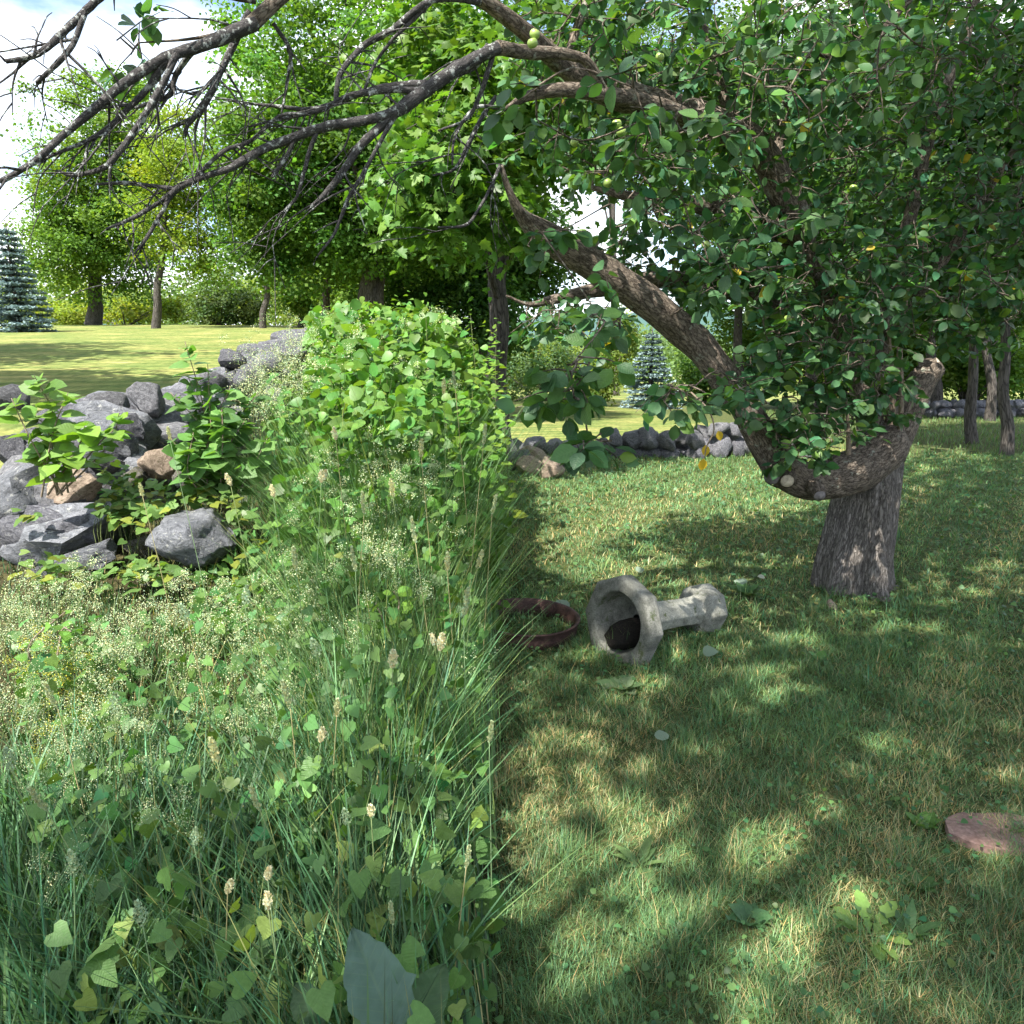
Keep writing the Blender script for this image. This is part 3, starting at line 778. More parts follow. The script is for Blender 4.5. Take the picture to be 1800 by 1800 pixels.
def shrub(name, label, px, py_base, Y, ells, n, per, cr, size, col, seed, group=None, tpl=LEAF_RHOMB):
    x = (px - 900) / F_PX * Y
    root = empty(name, (x, Y, gz(x, Y)))
    tag(root, label, 'shrub', group)
    V, T, c, Cc, _ = crown(ells, n, per, cr, size, tpl, col, seed, .7, .5, .15, .2)
    link('crown', mesh_np('crown', V, T, M_FAR, c), root)
    tb = Tubes()
    for i in range(9):
        e = Cc[(i * 7) % len(Cc)]
        q = crom([np.array(root.location) - [0, 0, .1], (np.array(root.location) + e) / 2 + [0, 0, .2], e], 4)
        tb.add(q, np.linspace(.05, .012, len(q)), 5)
    link('stems', tb.mesh('stems', M_MAPLE_BARK), root)
shrub('round_shrub', 'grey-green rounded shrub across the lawn beside the slender maple', 400, 570, 54, [ell(395, 520, 54, 55, 48, 2.2), ell(440, 535, 55, 40, 38, 1.8), ell(360, 545, 54, 30, 26, 1.4)], 130, 60, .45, .20, G_GREY, 21)
shrub('yellow_shrub', 'sunlit yellow-green shrub beyond the lawn between the two maples', 240, 560, 62, [ell(240, 545, 62, 50, 20, 2), ell(130, 552, 64, 60, 14, 2), ell(310, 545, 60, 36, 20, 2)], 120, 45, .5, .24, (.17, .22, .035), 22)
shrub('round_shrub', 'tall pale bush on the lawn just beside the blue spruce', 1060, 720, 42, [ell(1062, 655, 42, 34, 50, 1.2), ell(1040, 690, 42, 30, 32, 1.1), ell(1085, 600, 46, 40, 60, 1.6)], 120, 55, .36, .17, (.14, .20, .045), 23)
shrub('low_shrub', 'low bright green bush at the end of the row of lawn bushes', 1010, 722, 39, [ell(1020, 706, 39, 40, 14, .8), ell(985, 712, 38, 22, 9, .6)], 70, 45, .24, .13, (.11, .21, .035), 24)
shrub('round_shrub', 'hazy grey-green bush on the lawn next to the weeds', 950, 715, 52, [ell(950, 640, 52, 50, 50, 2.2), ell(990, 620, 55, 40, 45, 2), ell(920, 690, 48, 40, 26, 1.6), ell(890, 640, 54, 60, 60, 2)], 150, 60, .5, .2, (.10, .165, .075), 25)
shrub('round_shrub', 'leafy bush behind the blue spruce on the wood side', 1230, 715, 46, [ell(1230, 670, 46, 46, 44, 1.8), ell(1290, 660, 47, 50, 50, 2)], 110, 55, .45, .19, (.085, .165, .035), 26)
shrub('understory_shrub', 'shaded leafy undergrowth bush below the wood by the far stone wall', 1690, 690, 29, [ell(1680, 640, 29, 60, 45, 1.2), ell(1760, 650, 28, 50, 50, 1.2)], 110, 50, .34, .15, (.10, .19, .035), 27)
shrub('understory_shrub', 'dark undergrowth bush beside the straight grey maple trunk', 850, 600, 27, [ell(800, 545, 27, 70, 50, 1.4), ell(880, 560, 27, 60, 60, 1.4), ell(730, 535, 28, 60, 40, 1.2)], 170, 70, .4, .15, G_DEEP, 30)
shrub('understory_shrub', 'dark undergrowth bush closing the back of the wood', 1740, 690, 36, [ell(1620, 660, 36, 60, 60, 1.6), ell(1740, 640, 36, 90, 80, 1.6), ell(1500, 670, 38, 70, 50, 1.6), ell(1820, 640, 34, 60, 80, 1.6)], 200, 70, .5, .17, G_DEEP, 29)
shrub('understory_shrub', 'sunlit undergrowth bush below the wood behind the rocks', 560, 560, 48, [ell(530, 535, 48, 50, 26, 1.6), ell(610, 525, 46, 50, 30, 1.6), ell(760, 515, 40, 80, 30, 1.6)], 150, 55, .42, .2, (.12, .20, .035), 28)

def spruce(label, px, base_py, Y, H, Rb, seed):
    x = (px - 900) / F_PX * Y
    z0 = gz(x, Y)
    root = empty('blue_spruce', (x, Y, z0 - .05)); tag(root, label, 'tree', 'blue spruces on the lawn')
    r = np.random.default_rng(seed)
    link('trunk', tube_mesh('trunk', [(x, Y, z0 - .1), (x, Y, z0 + H * .5), (x, Y, z0 + H)], [.16, .09, .02], M_MAPLE_BARK, 8), root)
    b = Batch()
    nt = int(H / .30)
    for k in range(nt):
        t = k / nt
        z = z0 + .15 + t * (H - .3)
        rr = Rb * (1 - t) ** .85 + .12
        nb = max(6, int(15 * (1 - t * .6)))
        for j in range(nb):
            az = r.random() * 6.283; L = rr * r.uniform(.78, 1.12)
            m = int(40 + 50 * L)
            s = r.random(m) ** .6 * L
            lat = r.normal(0, .13 + .10 * (1 - s / max(L, .1)), m)
            P = np.stack([x + np.cos(az) * s - np.sin(az) * lat, Y + np.sin(az) * s + np.cos(az) * lat, z - .18 * s + .10 * (s / L) ** 3 * L + r.normal(0, .035, m)], 1)
            Fd = np.stack([np.cos(az) + r.normal(0, .6, m), np.sin(az) + r.normal(0, .6, m), r.normal(.1, .3, m)], 1)
            V, T = scatter(LEAF_RHOMB, P, Fd, np.array([0, 0, 1.]) + r.normal(size=(m, 3)) * .4, r.uniform(.10, .19, m))
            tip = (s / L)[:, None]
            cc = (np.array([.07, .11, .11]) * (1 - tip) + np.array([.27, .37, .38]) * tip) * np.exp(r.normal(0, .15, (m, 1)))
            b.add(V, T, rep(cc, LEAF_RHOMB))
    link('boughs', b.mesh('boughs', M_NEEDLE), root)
spruce('blue spruce with dense needles standing on the lawn by the tall stout maple', 58, 582, 40, 5.4, 1.7, 31)
spruce('small blue spruce on the sunny lawn behind the low boulders', 1140, 725, 40, 4.2, 1.5, 32)
# hedgerow and woods far beyond the lawn, one mass
r = np.random.default_rng(5)
n = 1100
hxx = r.uniform(-95, 70, n); hyy = r.uniform(82, 112, n)
hz0 = ground(hxx, hyy)
hh = 5.6 + 2.4 * wob(hxx, hyy * 0, .11, 2.0) + r.uniform(-.6, .6, n)
ct = np.stack([hxx, hyy, hz0 + hh * r.random(n) ** .7], 1)
idx = np.repeat(np.arange(n), 70); m = len(idx)
P = ct[idx] + r.normal(size=(m, 3)) * [1.1, .9, .7]
V, T = scatter(LEAF_RHOMB, P, rand_dirs(m, r), norm(np.array([-.2, -.5, .8]) + r.normal(size=(m, 3)) * .5), r.uniform(.35, .6, m))
cb = np.where((np.sin(hxx * .21) > .1)[:, None], np.array([[.19, .25, .05]]), np.array([[.12, .19, .07]])) * np.exp(r.normal(0, .15, (n, 1)))
tag(link('treeline', mesh_np('treeline', V, T, M_FAR, rep(cb[idx] * np.exp(r.normal(0, .15, (m, 1))), LEAF_RHOMB))), 'sunlit hedgerow and trees in one mass far beyond the lawn', 'treeline', kind='stuff')
# wooded hill on the horizon, blue of far haze put into its green
hx = np.linspace(-900, 1400, 60); hy = np.array([900., 1000, 1150, 1400])
HX, HY = np.meshgrid(hx, hy)
HZ = np.array([-12, 30, 62, 20.])[:, None] * (1 + .35 * np.sin(HX * .006) + .1 * np.sin(HX * .03)) * 1.0
ii = (np.arange(3)[:, None] * 60 + np.arange(59)[None]).ravel()
me = mesh_np('hill', np.stack([HX.ravel(), HY.ravel(), HZ.ravel()], 1), np.stack([ii, ii + 1, ii + 61, ii + 60], 1), plain_mat('haze_tinted_wood', (.06, .11, .10), .95, .05), None, True)
tag(link('hill', me), 'low wooded hill on the horizon beyond the lawn', 'hill', kind='structure')

# ------------------------------------------------------------------ the apple tree
apple = empty('apple_tree', at(1500, 1032, 5.2))
tag(apple, 'old leaning apple tree with a thick trunk and pruned spreading limbs', 'tree')
def px_path(pts, k=5):
    P = np.array([[*at(a, b, Y), pxm(r, Y)] for a, b, Y, r in pts])
    q = crom(P, k)
    return q[:, :3], np.maximum(q[:, 3], .0015)
limb_paths = []
# trunk: fluted, broad at the foot
b0 = at(1500, 1032, 5.2); zb = gz(b0.x, b0.y)
tp = [(1497, 1060, 5.2, 76), (1498, 1030, 5.2, 67), (1504, 985, 5.2, 62), (1514, 930, 5.2, 56), (1524, 870, 5.2, 51), (1534, 820, 5.2, 46), (1546, 780, 5.22, 38), (1556, 755, 5.25, 20)]
q, rd = px_path(tp, 8)
V, T, B = tube(q, rd, 56, lump=.06, seed=3)
cen = np.vstack([np.repeat(q, 56, 0), q[-1:]])
dv = V - cen; th = np.arctan2(dv[:, 1], dv[:, 0])
hgt = np.clip((V[:, 2] - zb) / 1.0, 0, 1.3)
fac = 1 + .085 * np.sin(th * 4 + 1.0 + hgt * .8) + .05 * np.sin(th * 9 - hgt * 1.5) + .03 * np.sin(th * 17 + hgt * 2) + .16 * np.exp(-hgt * 6) * np.sin(th * 5 + .6)
crack = np.exp(-((((th + 1.75 - hgt * .25) + np.pi) % (2 * np.pi) - np.pi) / .09) ** 2) * .16 + np.exp(-((((th + .95 + hgt * .1) + np.pi) % (2 * np.pi) - np.pi) / .08) ** 2) * .12
V = cen + dv * (fac - crack)[:, None]
link('trunk', mesh_np('trunk', V, T, M_TRUNK_BARK, None, True, B), apple)
limbs = [
    [(1565, 770, 5.25, 30), (1548, 795, 5.12, 40), (1500, 828, 4.98, 40), (1440, 846, 4.86, 37), (1385, 830, 4.78, 32), (1345, 780, 4.72, 28), (1300, 705, 4.66, 26), (1235, 615, 4.6, 26), (1155, 545, 4.5, 28), (1080, 490, 4.4, 27), (1000, 440, 4.3, 25), (945, 405, 4.2, 20), (915, 375, 4.12, 11), (895, 335, 4.05, 6), (880, 290, 4.0, 4)],
    [(1556, 800, 5.2, 34), (1582, 752, 5.28, 28), (1600, 705, 5.34, 27), (1622, 668, 5.36, 24), (1642, 648, 5.34, 19), (1650, 640, 5.33, 14)],
    [(1540, 800, 5.3, 26), (1515, 680, 5.4, 21), (1470, 545, 5.4, 20), (1430, 450, 5.3, 22), (1382, 348, 5.2, 24), (1340, 270, 5.1, 24), (1270, 222, 4.9, 24), (1180, 192, 4.7, 25), (1090, 168, 4.5, 24), (1030, 140, 4.3, 20), (985, 112, 4.2, 16), (930, 62, 3.9, 13), (850, 0, 3.7, 11), (740, -70, 3.5, 11), (600, -80, 3.4, 11), (500, -10, 3.3, 11), (440, 45, 3.25, 11)],
    [(1345, 268, 5.08, 16), (1285, 243, 4.85, 14), (1200, 202, 4.5, 13), (1130, 178, 4.3, 13), (1060, 165, 4.1, 12), (990, 158, 3.95, 11), (930, 168, 3.85, 8), (890, 190, 3.8, 3)],
    [(1060, 165, 4.1, 9), (1035, 112, 4.0, 8), (1000, 96, 3.95, 8), (930, 92, 3.8, 10), (875, 84, 3.6, 11)],
    [(1485, 560, 5.45, 16), (1425, 450, 5.6, 20), (1340, 388, 5.5, 18), (1240, 362, 5.4, 15), (1130, 350, 5.2, 10), (1040, 330, 5.1, 4)],
    [(1500, 640, 5.5, 14), (1400, 560, 5.6, 16), (1300, 515, 5.6, 16), (1180, 490, 5.6, 15), (1070, 505, 5.6, 14), (980, 525, 5.5, 9), (930, 535, 5.45, 4), (890, 520, 5.4, 2)],
    [(1545, 690, 5.4, 13), (1560, 540, 5.6, 12), (1600, 380, 5.8, 11), (1640, 220, 6.0, 9), (1700, 60, 6.2, 7), (1730, -60, 6.3, 5)],
    [(1360, 305, 5.15, 9), (1385, 170, 5.2, 7), (1430, 95, 5.2, 7), (1478, 98, 5.1, 7), (1540, 62, 5.0, 6), (1600, 0, 5.0, 4)],
    [(1310, 250, 5.0, 10), (1275, 180, 5.0, 8), (1250, 90, 5.0, 8), (1225, 20, 5.0, 6)],
    [(1570, 560, 5.6, 9), (1650, 470, 5.7, 8), (1740, 330, 5.8, 6), (1790, 250, 5.9, 4)],
    [(1000, 110, 4.2, 8), (1010, 60, 4.3, 7), (1040, -20, 4.4, 5)],
]
for i, L in enumerate(limbs):
    q, rd = px_path(L, 7)
    limb_paths.append((q, rd))
    link('limb', tube_mesh('limb', q, rd, M_APPLE_BARK, 20 if i < 3 else 12, lump=.14, seed=i), apple)
# pruning scars: pale sawn discs on short collars
M_CUT = plain_mat('sawn_wood', (.42, .36, .28), .8, .1)
M_CUT_OLD = plain_mat('weathered_sawn_wood', (.19, .17, .17), .85, .1)
for px, py, Y, rp, dirv, mt in [(1356, 836, 4.62, 15, (-.75, -.65, .0), M_CUT_OLD), (1384, 846, 4.55, 11, (-.25, -.95, -.1), M_CUT), (1441, 872, 4.60, 10, (.0, -.9, -.4), M_CUT_OLD), (1650, 641, 5.33, 13, (.75, -.5, .35), M_CUT)]:
    c = np.array(at(px, py, Y)); d = np.array(dirv, float); d /= np.linalg.norm(d)
    r_ = pxm(rp, Y)
    scar = link('pruning_collar', tube_mesh('pruning_collar', [c - d * .11, c - d * .03, c], [r_ * 1.7, r_ * 1.25, r_ * 1.1], M_APPLE_BARK, 14, cap=False, lump=.1), apple)
    V, T, B = tube([c - d * .012, c + d * .001], [r_ * 1.08, r_ * 1.0], 14, True)
    link('sawn_face', mesh_np('sawn_face', V, T, mt, None, False, B), scar)
# upright suckers on the trunk top
for px0, py0, px1, py1, Y in [(1580, 800, 1583, 585, 5.1), (1572, 790, 1560, 560, 5.2), (1535, 800, 1528, 640, 5.05), (1490, 830, 1487, 700, 4.9), (1552, 780, 1600, 480, 5.3)]:
    q, rd = px_path([(px0, py0, Y, 5), ((px0 + px1) / 2 + 3, (py0 + py1) / 2, Y, 4), (px1, py1, Y, 2)], 5)
    link('sucker', tube_mesh('sucker', q, rd, M_TWIG, 7), apple)

# leaf sprays through the crown
spray_vol = [
    (1450, 640, 4.65, 120, 110, .45, 95), (1425, 765, 4.45, 75, 60, .28, 42), (1540, 700, 4.9, 60, 70, .3, 26), (1560, 520, 5.3, 170, 110, .9, 150), (1400, 480, 5.1, 150, 90, .8, 105),
    (1600, 330, 5.9, 190, 180, 1.0, 260), (1400, 250, 5.3, 180, 160, 1.0, 190), (1560, 110, 5.6, 250, 130, 1.2, 260), (1250, 110, 5.0, 210, 110, 1.0, 180), (1050, 70, 4.6, 150, 80, .8, 110),
    (1150, 330, 3.9, 90, 80, .6, 42), (1080, 250, 5.4, 130, 60, .8, 62), (1290, 440, 5.3, 90, 70, .5, 60), (1200, 500, 5.4, 80, 60, .4, 34), (1360, 600, 4.5, 40, 80, .3, 24), (1270, 500, 4.1, 50, 30, .2, 10),
    (1070, 560, 3.0, 45, 40, .2, 9), (1010, 640, 2.45, 26, 34, .10, 6), (1005, 695, 2.4, 22, 22, .08, 6), (1035, 775, 2.35, 34, 18, .08, 6), (1210, 690, 3.6, 90, 22, .25, 14), (1300, 690, 4.1, 60, 30, .3, 14),
    (960, 430, 3.6, 40, 25, .2, 6), (940, 190, 3.0, 20, 25, .15, 3), (1110, 140, 2.7, 20, 25, .12, 3), (1710, 500, 5.6, 90, 130, .6, 90), (1760, 300, 5.8, 60, 260, .8, 110), (980, 250, 5.2, 60, 70, .6, 26),
    (1120, 430, 5.0, 120, 40, .4, 34), (1000, 560, 5.2, 90, 40, .5, 30), (235, 85, 3.2, 26, 20, .08, 4), (1180, 220, 3.3, 90, 60, .3, 16), (1450, 150, 3.9, 200, 90, .5, 40), (1280, 420, 3.4, 110, 90, .3, 22),
]
r = np.random.default_rng(77)
allP = np.concatenate([q for q, _ in limb_paths]); allR = np.concatenate([d for _, d in limb_paths])
tw = Tubes()
LP, LF, LN, LS = [], [], [], []
hub_pts = []
for px, py, Y, rx, ry, rd, n in spray_vol:
    c0, ax = ell(px, py, Y, rx, ry, rd)
    d = rand_dirs(n, r)
    S0 = c0 + d * ax * (r.random(n) ** .38)[:, None]
    for k in range(n):
        s = S0[k]
        tdir = norm(np.array([[r.normal(0, 1), r.normal(0, 1), r.normal(-.1, .6)]]))[0]
        L = r.uniform(.10, .22)
        e = s + tdir * L
        nl = r.integers(5, 10)
        tt = r.uniform(.25, 1.0, nl)
        P = s + np.outer(tt, e - s)
        f = norm(r.normal(size=(nl, 3)) * [1, 1, .6] + tdir * .6 + np.array([0, 0, -.45]))
        nn = norm(np.array([-.1, -.25, .75]) + r.normal(size=(nl, 3)) * .5)
        sz = r.uniform(.050, .092, nl)
        LP.append(P + f * .018); LF.append(f); LN.append(nn); LS.append(sz)
        tw.add([s - tdir * .02, (s + e) / 2 + [0, 0, .01], e], [.0032, .0025, .0012], 4, cap=False)
        hub_pts.append(s)
# branchlets: every spray hangs on one, each one starts on a limb or on an earlier branchlet
hub_pts = np.array(hub_pts)
dl = np.array([np.min(np.sum((allP - h) ** 2, 1)) for h in hub_pts])
nodes = allP.copy(); noder = np.minimum(allR, .02)
for i in np.argsort(dl):
    h = hub_pts[i]
    D = np.sum((nodes - h) ** 2, 1); j = int(np.argmin(D)); dist = math.sqrt(D[j])
    if dist < .05: continue
    mid = (nodes[j] + h) / 2 + r.normal(0, .10 * dist, 3) + np.array([0, 0, .06 * dist])
    q = crom([nodes[j], mid, h], 4)
    r0 = min(noder[j] * .8, .004 + .010 * dist) + .0015
    tw.add(q, np.linspace(r0, .0028, len(q)), 5, cap=False)
    nodes = np.vstack([nodes, q[3:]]); noder = np.concatenate([noder, np.linspace(r0, .004, len(q))[3:]])
link('twigs', tw.mesh('twigs', M_APPLE_BARK), apple)['kind'] = 'stuff'
LP, LF, LN, LS = map(np.concatenate, (LP, LF, LN, LS))
base_leaf = vary((.056, .128, .050), len(LP), .22, .10, r)
yel = r.random(len(LP)); base_leaf[yel > .994] = (.38, .30, .04); base_leaf[(yel > .92) & (yel < .985)] *= np.array([1.9, 1.7, .8])
def to_px(P):
    d = P - np.array([0, 0, EYE])
    zc = d[:, 1] * CP - d[:, 2] * SP
    yc = d[:, 1] * SP + d[:, 2] * CP
    return 900 + F_PX * d[:, 0] / zc, 900 - F_PX * yc / zc, zc
def pick_leaves(P, S, n, x0=0, x1=1800, y0=0, y1=1800):
    """the n leaves in view that show largest"""
    x, y, z = to_px(P)
    size = np.where((x > x0) & (x < x1) & (y > y0) & (y < y1) & (z > .3), S / z, 0)
    return np.argsort(-size)[:n]
def single_leaves(parent, tpl, P, Fd, N, S, cols, mat, name='leaf'):
    mes = []
    for c in cols:
        mes.append(mesh_np(name, tpl[0], tpl[1], mat, np.tile(np.array(c), (len(tpl[0]), 1)), True))
    Fd = norm(Fd); N = norm(N - (N * Fd).sum(1, keepdims=True) * Fd); X = np.cross(Fd, N)
    off = Vector(parent.location)
    for i in range(len(P)):
        o = bpy.data.objects.new(name, mes[i % len(mes)])
        C.objects.link(o); o.parent = parent
        s = S[i]
        M = Matrix(((X[i][0] * s, Fd[i][0] * s, N[i][0] * s, P[i][0] - off.x), (X[i][1] * s, Fd[i][1] * s, N[i][1] * s, P[i][1] - off.y), (X[i][2] * s, Fd[i][2] * s, N[i][2] * s, P[i][2] - off.z), (0, 0, 0, 1)))
        o.matrix_basis = M
def leaves_split(parent, tpl, P, Fd, N, S, c, cols, nbig=300, mat=None, smat=None, name='foliage', **kw):
    big = pick_leaves(P, S, nbig, **kw)
    single_leaves(parent, tpl, P[big], Fd[big], N[big], S[big], cols, smat or M_LEAF_OBJ)
    m = np.ones(len(P), bool); m[big] = False
    V, T = scatter(tpl, P[m], Fd[m], N[m], S[m])
    o = link(name, mesh_np(name, V, T, mat or M_LEAF, rep(c[m], tpl), True), parent)
    o['kind'] = 'stuff'
leaves_split(apple, LEAF, LP, LF, LN, LS, base_leaf, [(.045, .11, .042), (.055, .125, .04), (.04, .10, .048), (.075, .15, .045), (.05, .115, .05), (.06, .13, .035), (.05, .12, .05)], x0=925)
# the few yellowed leaves hanging low on a drooping twig
yl = np.array([at(1262, 757, 3.4), at(1240, 782, 3.4), at(1237, 806, 3.4)])
single_leaves(apple, LEAF, yl, np.array([[.3, 0, -.8], [.1, 0, -1], [-.1, .1, -1.]]), np.array([[0, -1, .3]] * 3), np.array([.05, .055, .06]), [(.50, .33, .03)], M_LEAF)
q, rd = px_path([(1215, 690, 3.6, 2), (1245, 720, 3.45, 1.6), (1255, 755, 3.4, 1.4), (1242, 785, 3.4, 1.2), (1238, 806, 3.4, 1)], 4)
link('twig', tube_mesh('twig', q, rd, M_TWIG, 5), apple)
# small green apples
M_APPLE = plain_mat('green_apple', (.26, .36, .09), .35, .5)
bm = bmesh.new(); bmesh.ops.create_uvsphere(bm, u_segments=14, v_segments=10, radius=1)
for v in bm.verts:
    rr_ = math.hypot(v.co.x, v.co.y); v.co.z *= .92
    v.co.z -= .28 * math.exp(-(rr_ / .32) ** 2) * (1 if v.co.z > 0 else -.6)
for f in bm.faces: f.smooth = True
apple_me = bpy.data.meshes.new('apple'); bm.to_mesh(apple_me); bm.free(); apple_me.materials.append(M_APPLE)
for i, (px, py, Y) in enumerate([(936, 76, 3.5), (940, 60, 3.52), (1092, 232, 3.6), (1024, 410, 3.5), (1032, 424, 3.48), (1084, 218, 3.6), (1228, 300, 3.7), (1068, 322, 3.7), (1435, 132, 4.2), (1130, 258, 4.0), (1404, 108, 4.4), (1310, 470, 4.0), (1385, 560, 4.4), (1560, 160, 4.8), (1240, 430, 4.2), (1700, 560, 5.2), (1010, 250, 4.4), (1160, 100, 4.2), (1500, 330, 4.8), (1640, 240, 5.2)]):
    o = bpy.data.objects.new('apple', apple_me); C.objects.link(o); o.parent = apple
    o.location = at(px, py, Y) - apple.location; o.scale = (.023,) * 3; o.rotation_euler = (random.uniform(-.4, .4), random.uniform(-.4, .4), 0)

# dead grey limbs of the same tree reaching over the weeds
dead = [
    [(450, 40, 3.25, 12), (400, 62, 3.2, 12), (350, 82, 3.15, 11), (290, 102, 3.1, 10), (225, 142, 3.05, 9), (170, 188, 3.0, 8), (110, 238, 2.95, 7), (60, 284, 2.9, 6), (0, 320, 2.85, 5)],
    [(300, 96, 3.1, 7), (278, 128, 3.1, 7), (258, 158, 3.1, 6), (226, 190, 3.08, 5), (186, 228, 3.05, 5), (148, 250, 3.0, 4), (90, 274, 2.95, 3), (66, 290, 2.9, 2)],
    [(310, 95, 3.1, 7), (290, 140, 3.05, 6), (262, 190, 3.0, 6), (240, 225, 2.98, 6), (206, 272, 2.95, 6), (180, 296, 2.95, 5), (130, 308, 2.95, 4), (100, 300, 2.95, 2)],
    [(345, 80, 3.15, 6), (310, 130, 3.2, 5), (300, 165, 3.2, 5), (272, 178, 3.2, 4), (238, 190, 3.2, 3)],
    [(440, 20, 3.3, 8), (418, 62, 3.3, 7), (392, 118, 3.25, 6), (370, 165, 3.2, 6), (350, 205, 3.2, 3)],
    [(372, 160, 3.2, 5), (345, 200, 3.2, 5), (330, 220, 3.2, 4), (326, 240, 3.2, 2)],
    [(400, 105, 3.25, 3), (370, 145, 3.3, 3), (345, 165, 3.3, 3), (318, 160, 3.3, 2)],
    [(150, 20, 3.0, 6), (110, 58, 2.95, 7), (85, 82, 2.9, 6), (54, 100, 2.9, 5), (10, 108, 2.85, 4)],
    [(150, 20, 3.0, 5), (128, 78, 2.95, 5), (100, 112, 2.9, 5), (64, 146, 2.9, 3)],
    [(450, 0, 3.3, 8), (300, -30, 3.2, 8), (200, -20, 3.05, 7), (150, 20, 3.0, 7)],
    [(875, 84, 3.6, 12), (830, 105, 3.55, 12), (792, 128, 3.5, 13), (750, 158, 3.45, 12), (705, 190, 3.4, 12), (680, 202, 3.38, 10), (630, 214, 3.35, 9), (575, 222, 3.32, 9), (520, 240, 3.3, 9), (464, 262, 3.27, 8), (405, 295, 3.22, 7), (355, 312, 3.2, 6), (308, 334, 3.17, 6), (285, 372, 3.15, 4), (258, 418, 3.12, 4), (236, 446, 3.1, 2)],
    [(308, 334, 3.17, 5), (276, 358, 3.15, 4), (232, 384, 3.1, 4), (188, 402, 3.05, 2)],
    [(310, 333, 3.17, 5), (262, 326, 3.15, 4), (215, 322, 3.1, 4), (168, 324, 3.05, 2)],
    [(340, 318, 3.2, 4), (370, 285, 3.2, 4), (400, 262, 3.22, 4), (440, 248, 3.25, 4), (490, 205, 3.28, 3), (530, 200, 3.3, 3)],
    [(702, 192, 3.4, 10), (665, 226, 3.38, 9), (632, 258, 3.35, 8), (604, 300, 3.32, 7), (578, 334, 3.3, 6), (548, 364, 3.28, 4)],
    [(696, 200, 3.4, 5), (668, 250, 3.36, 4), (638, 306, 3.33, 4), (612, 350, 3.3, 4), (588, 410, 3.26, 3), (560, 448, 3.24, 2)],
    [(760, 148, 3.46, 8), (700, 150, 3.5, 7), (640, 162, 3.5, 6), (590, 182, 3.5, 5), (540, 192, 3.5, 4), (480, 186, 3.5, 3), (415, 180, 3.5, 2)],
    [(740, 160, 3.44, 7), (690, 158, 3.42, 6), (625, 166, 3.4, 6), (590, 180, 3.4, 5), (560, 195, 3.38, 4), (480, 212, 3.36, 3), (440, 222, 3.34, 2)],
    [(590, 182, 3.4, 5), (598, 130, 3.45, 5), (640, 80, 3.5, 6), (690, 52, 3.5, 6), (760, 0, 3.5, 6), (850, 0, 3.7, 9)],
    [(640, 160, 3.45, 3), (660, 110, 3.5, 3), (690, 70, 3.5, 3), (710, 50, 3.5, 4), (760, 0, 3.5, 5)],
    [(860, 80, 3.6, 7), (840, 110, 3.6, 7), (810, 128, 3.55, 6), (775, 140, 3.5, 6)],
    [(560, 224, 3.32, 5), (545, 262, 3.3, 4), (535, 300, 3.28, 4), (522, 345, 3.26, 3), (500, 372, 3.25, 2)],
    [(520, 240, 3.3, 4), (505, 272, 3.28, 4), (490, 295, 3.27, 4), (478, 312, 3.26, 3)],
    [(872, 170, 3.8, 4), (848, 205, 3.75, 4), (825, 248, 3.7, 4), (800, 296, 3.65, 3), (762, 308, 3.6, 2)],
    [(880, 190, 3.8, 4), (835, 190, 3.7, 3), (800, 240, 3.65, 3), (795, 290, 3.6, 2)],
    [(880, 290, 4.0, 4), (862, 330, 3.95, 3), (840, 370, 3.9, 3), (818, 396, 3.85, 3), (770, 400, 3.8, 2)],
    [(866, 100, 3.6, 5), (850, 150, 3.6, 5), (838, 180, 3.6, 4), (820, 210, 3.6, 3), (770, 230, 3.6, 2)],
    [(480, 40, 3.3, 4), (510, 90, 3.35, 4), (505, 140, 3.35, 3), (495, 200, 3.33, 2)],
]
dead_nodes = []
for i, L in enumerate(dead):
    q, rd = px_path(L, 5)
    rd = rd * .84
    link('dead_branch', tube_mesh('dead_branch', q, rd, M_DEAD, 10, lump=.22, seed=i + 30), apple)
    for k in range(3, len(q)): dead_nodes.append((q[k], q[k] - q[k - 1], rd[k]))
tb = Tubes(); rr = random.Random(5)
for p, d, rd in dead_nodes:           # short fruiting spurs and side twigs
    if rr.random() < .40:
        d = d / max(np.linalg.norm(d), 1e-6)
        s = norm(np.array([[rr.gauss(0, 1), rr.gauss(0, 1), rr.gauss(-.5, .7)]]))[0] + d * .9
        s /= np.linalg.norm(s)
        L = rr.choice([.03, .04, .05, .14, .28]) * rr.uniform(.7, 1.4)
        m = p + s * L * .5 + np.array([rr.uniform(-.1, .1) * L, rr.uniform(-.1, .1) * L, 0])
        e = p + s * L + np.array([rr.uniform(-.2, .2) * L, rr.uniform(-.2, .2) * L, -.1 * L])
        q = crom([p, m, e], 3)
        tb.add(q, np.linspace(min(rd * .6, .006), .0016, len(q)), 5, lump=.2)
        if L > .12:
            for _ in range(2):
                a = q[rr.randrange(2, len(q))]; e2 = a + (s + np.array([rr.gauss(0, .7), rr.gauss(0, .7), rr.gauss(-.2, .6)])) * L * .4
                tb.add(crom([a, (a + e2) / 2 + np.array([0, 0, .01]), e2], 3), np.linspace(.003, .0013, 7), 4)
link('dead_twigs', tb.mesh('dead_twigs', M_DEAD), apple)['kind'] = 'stuff'

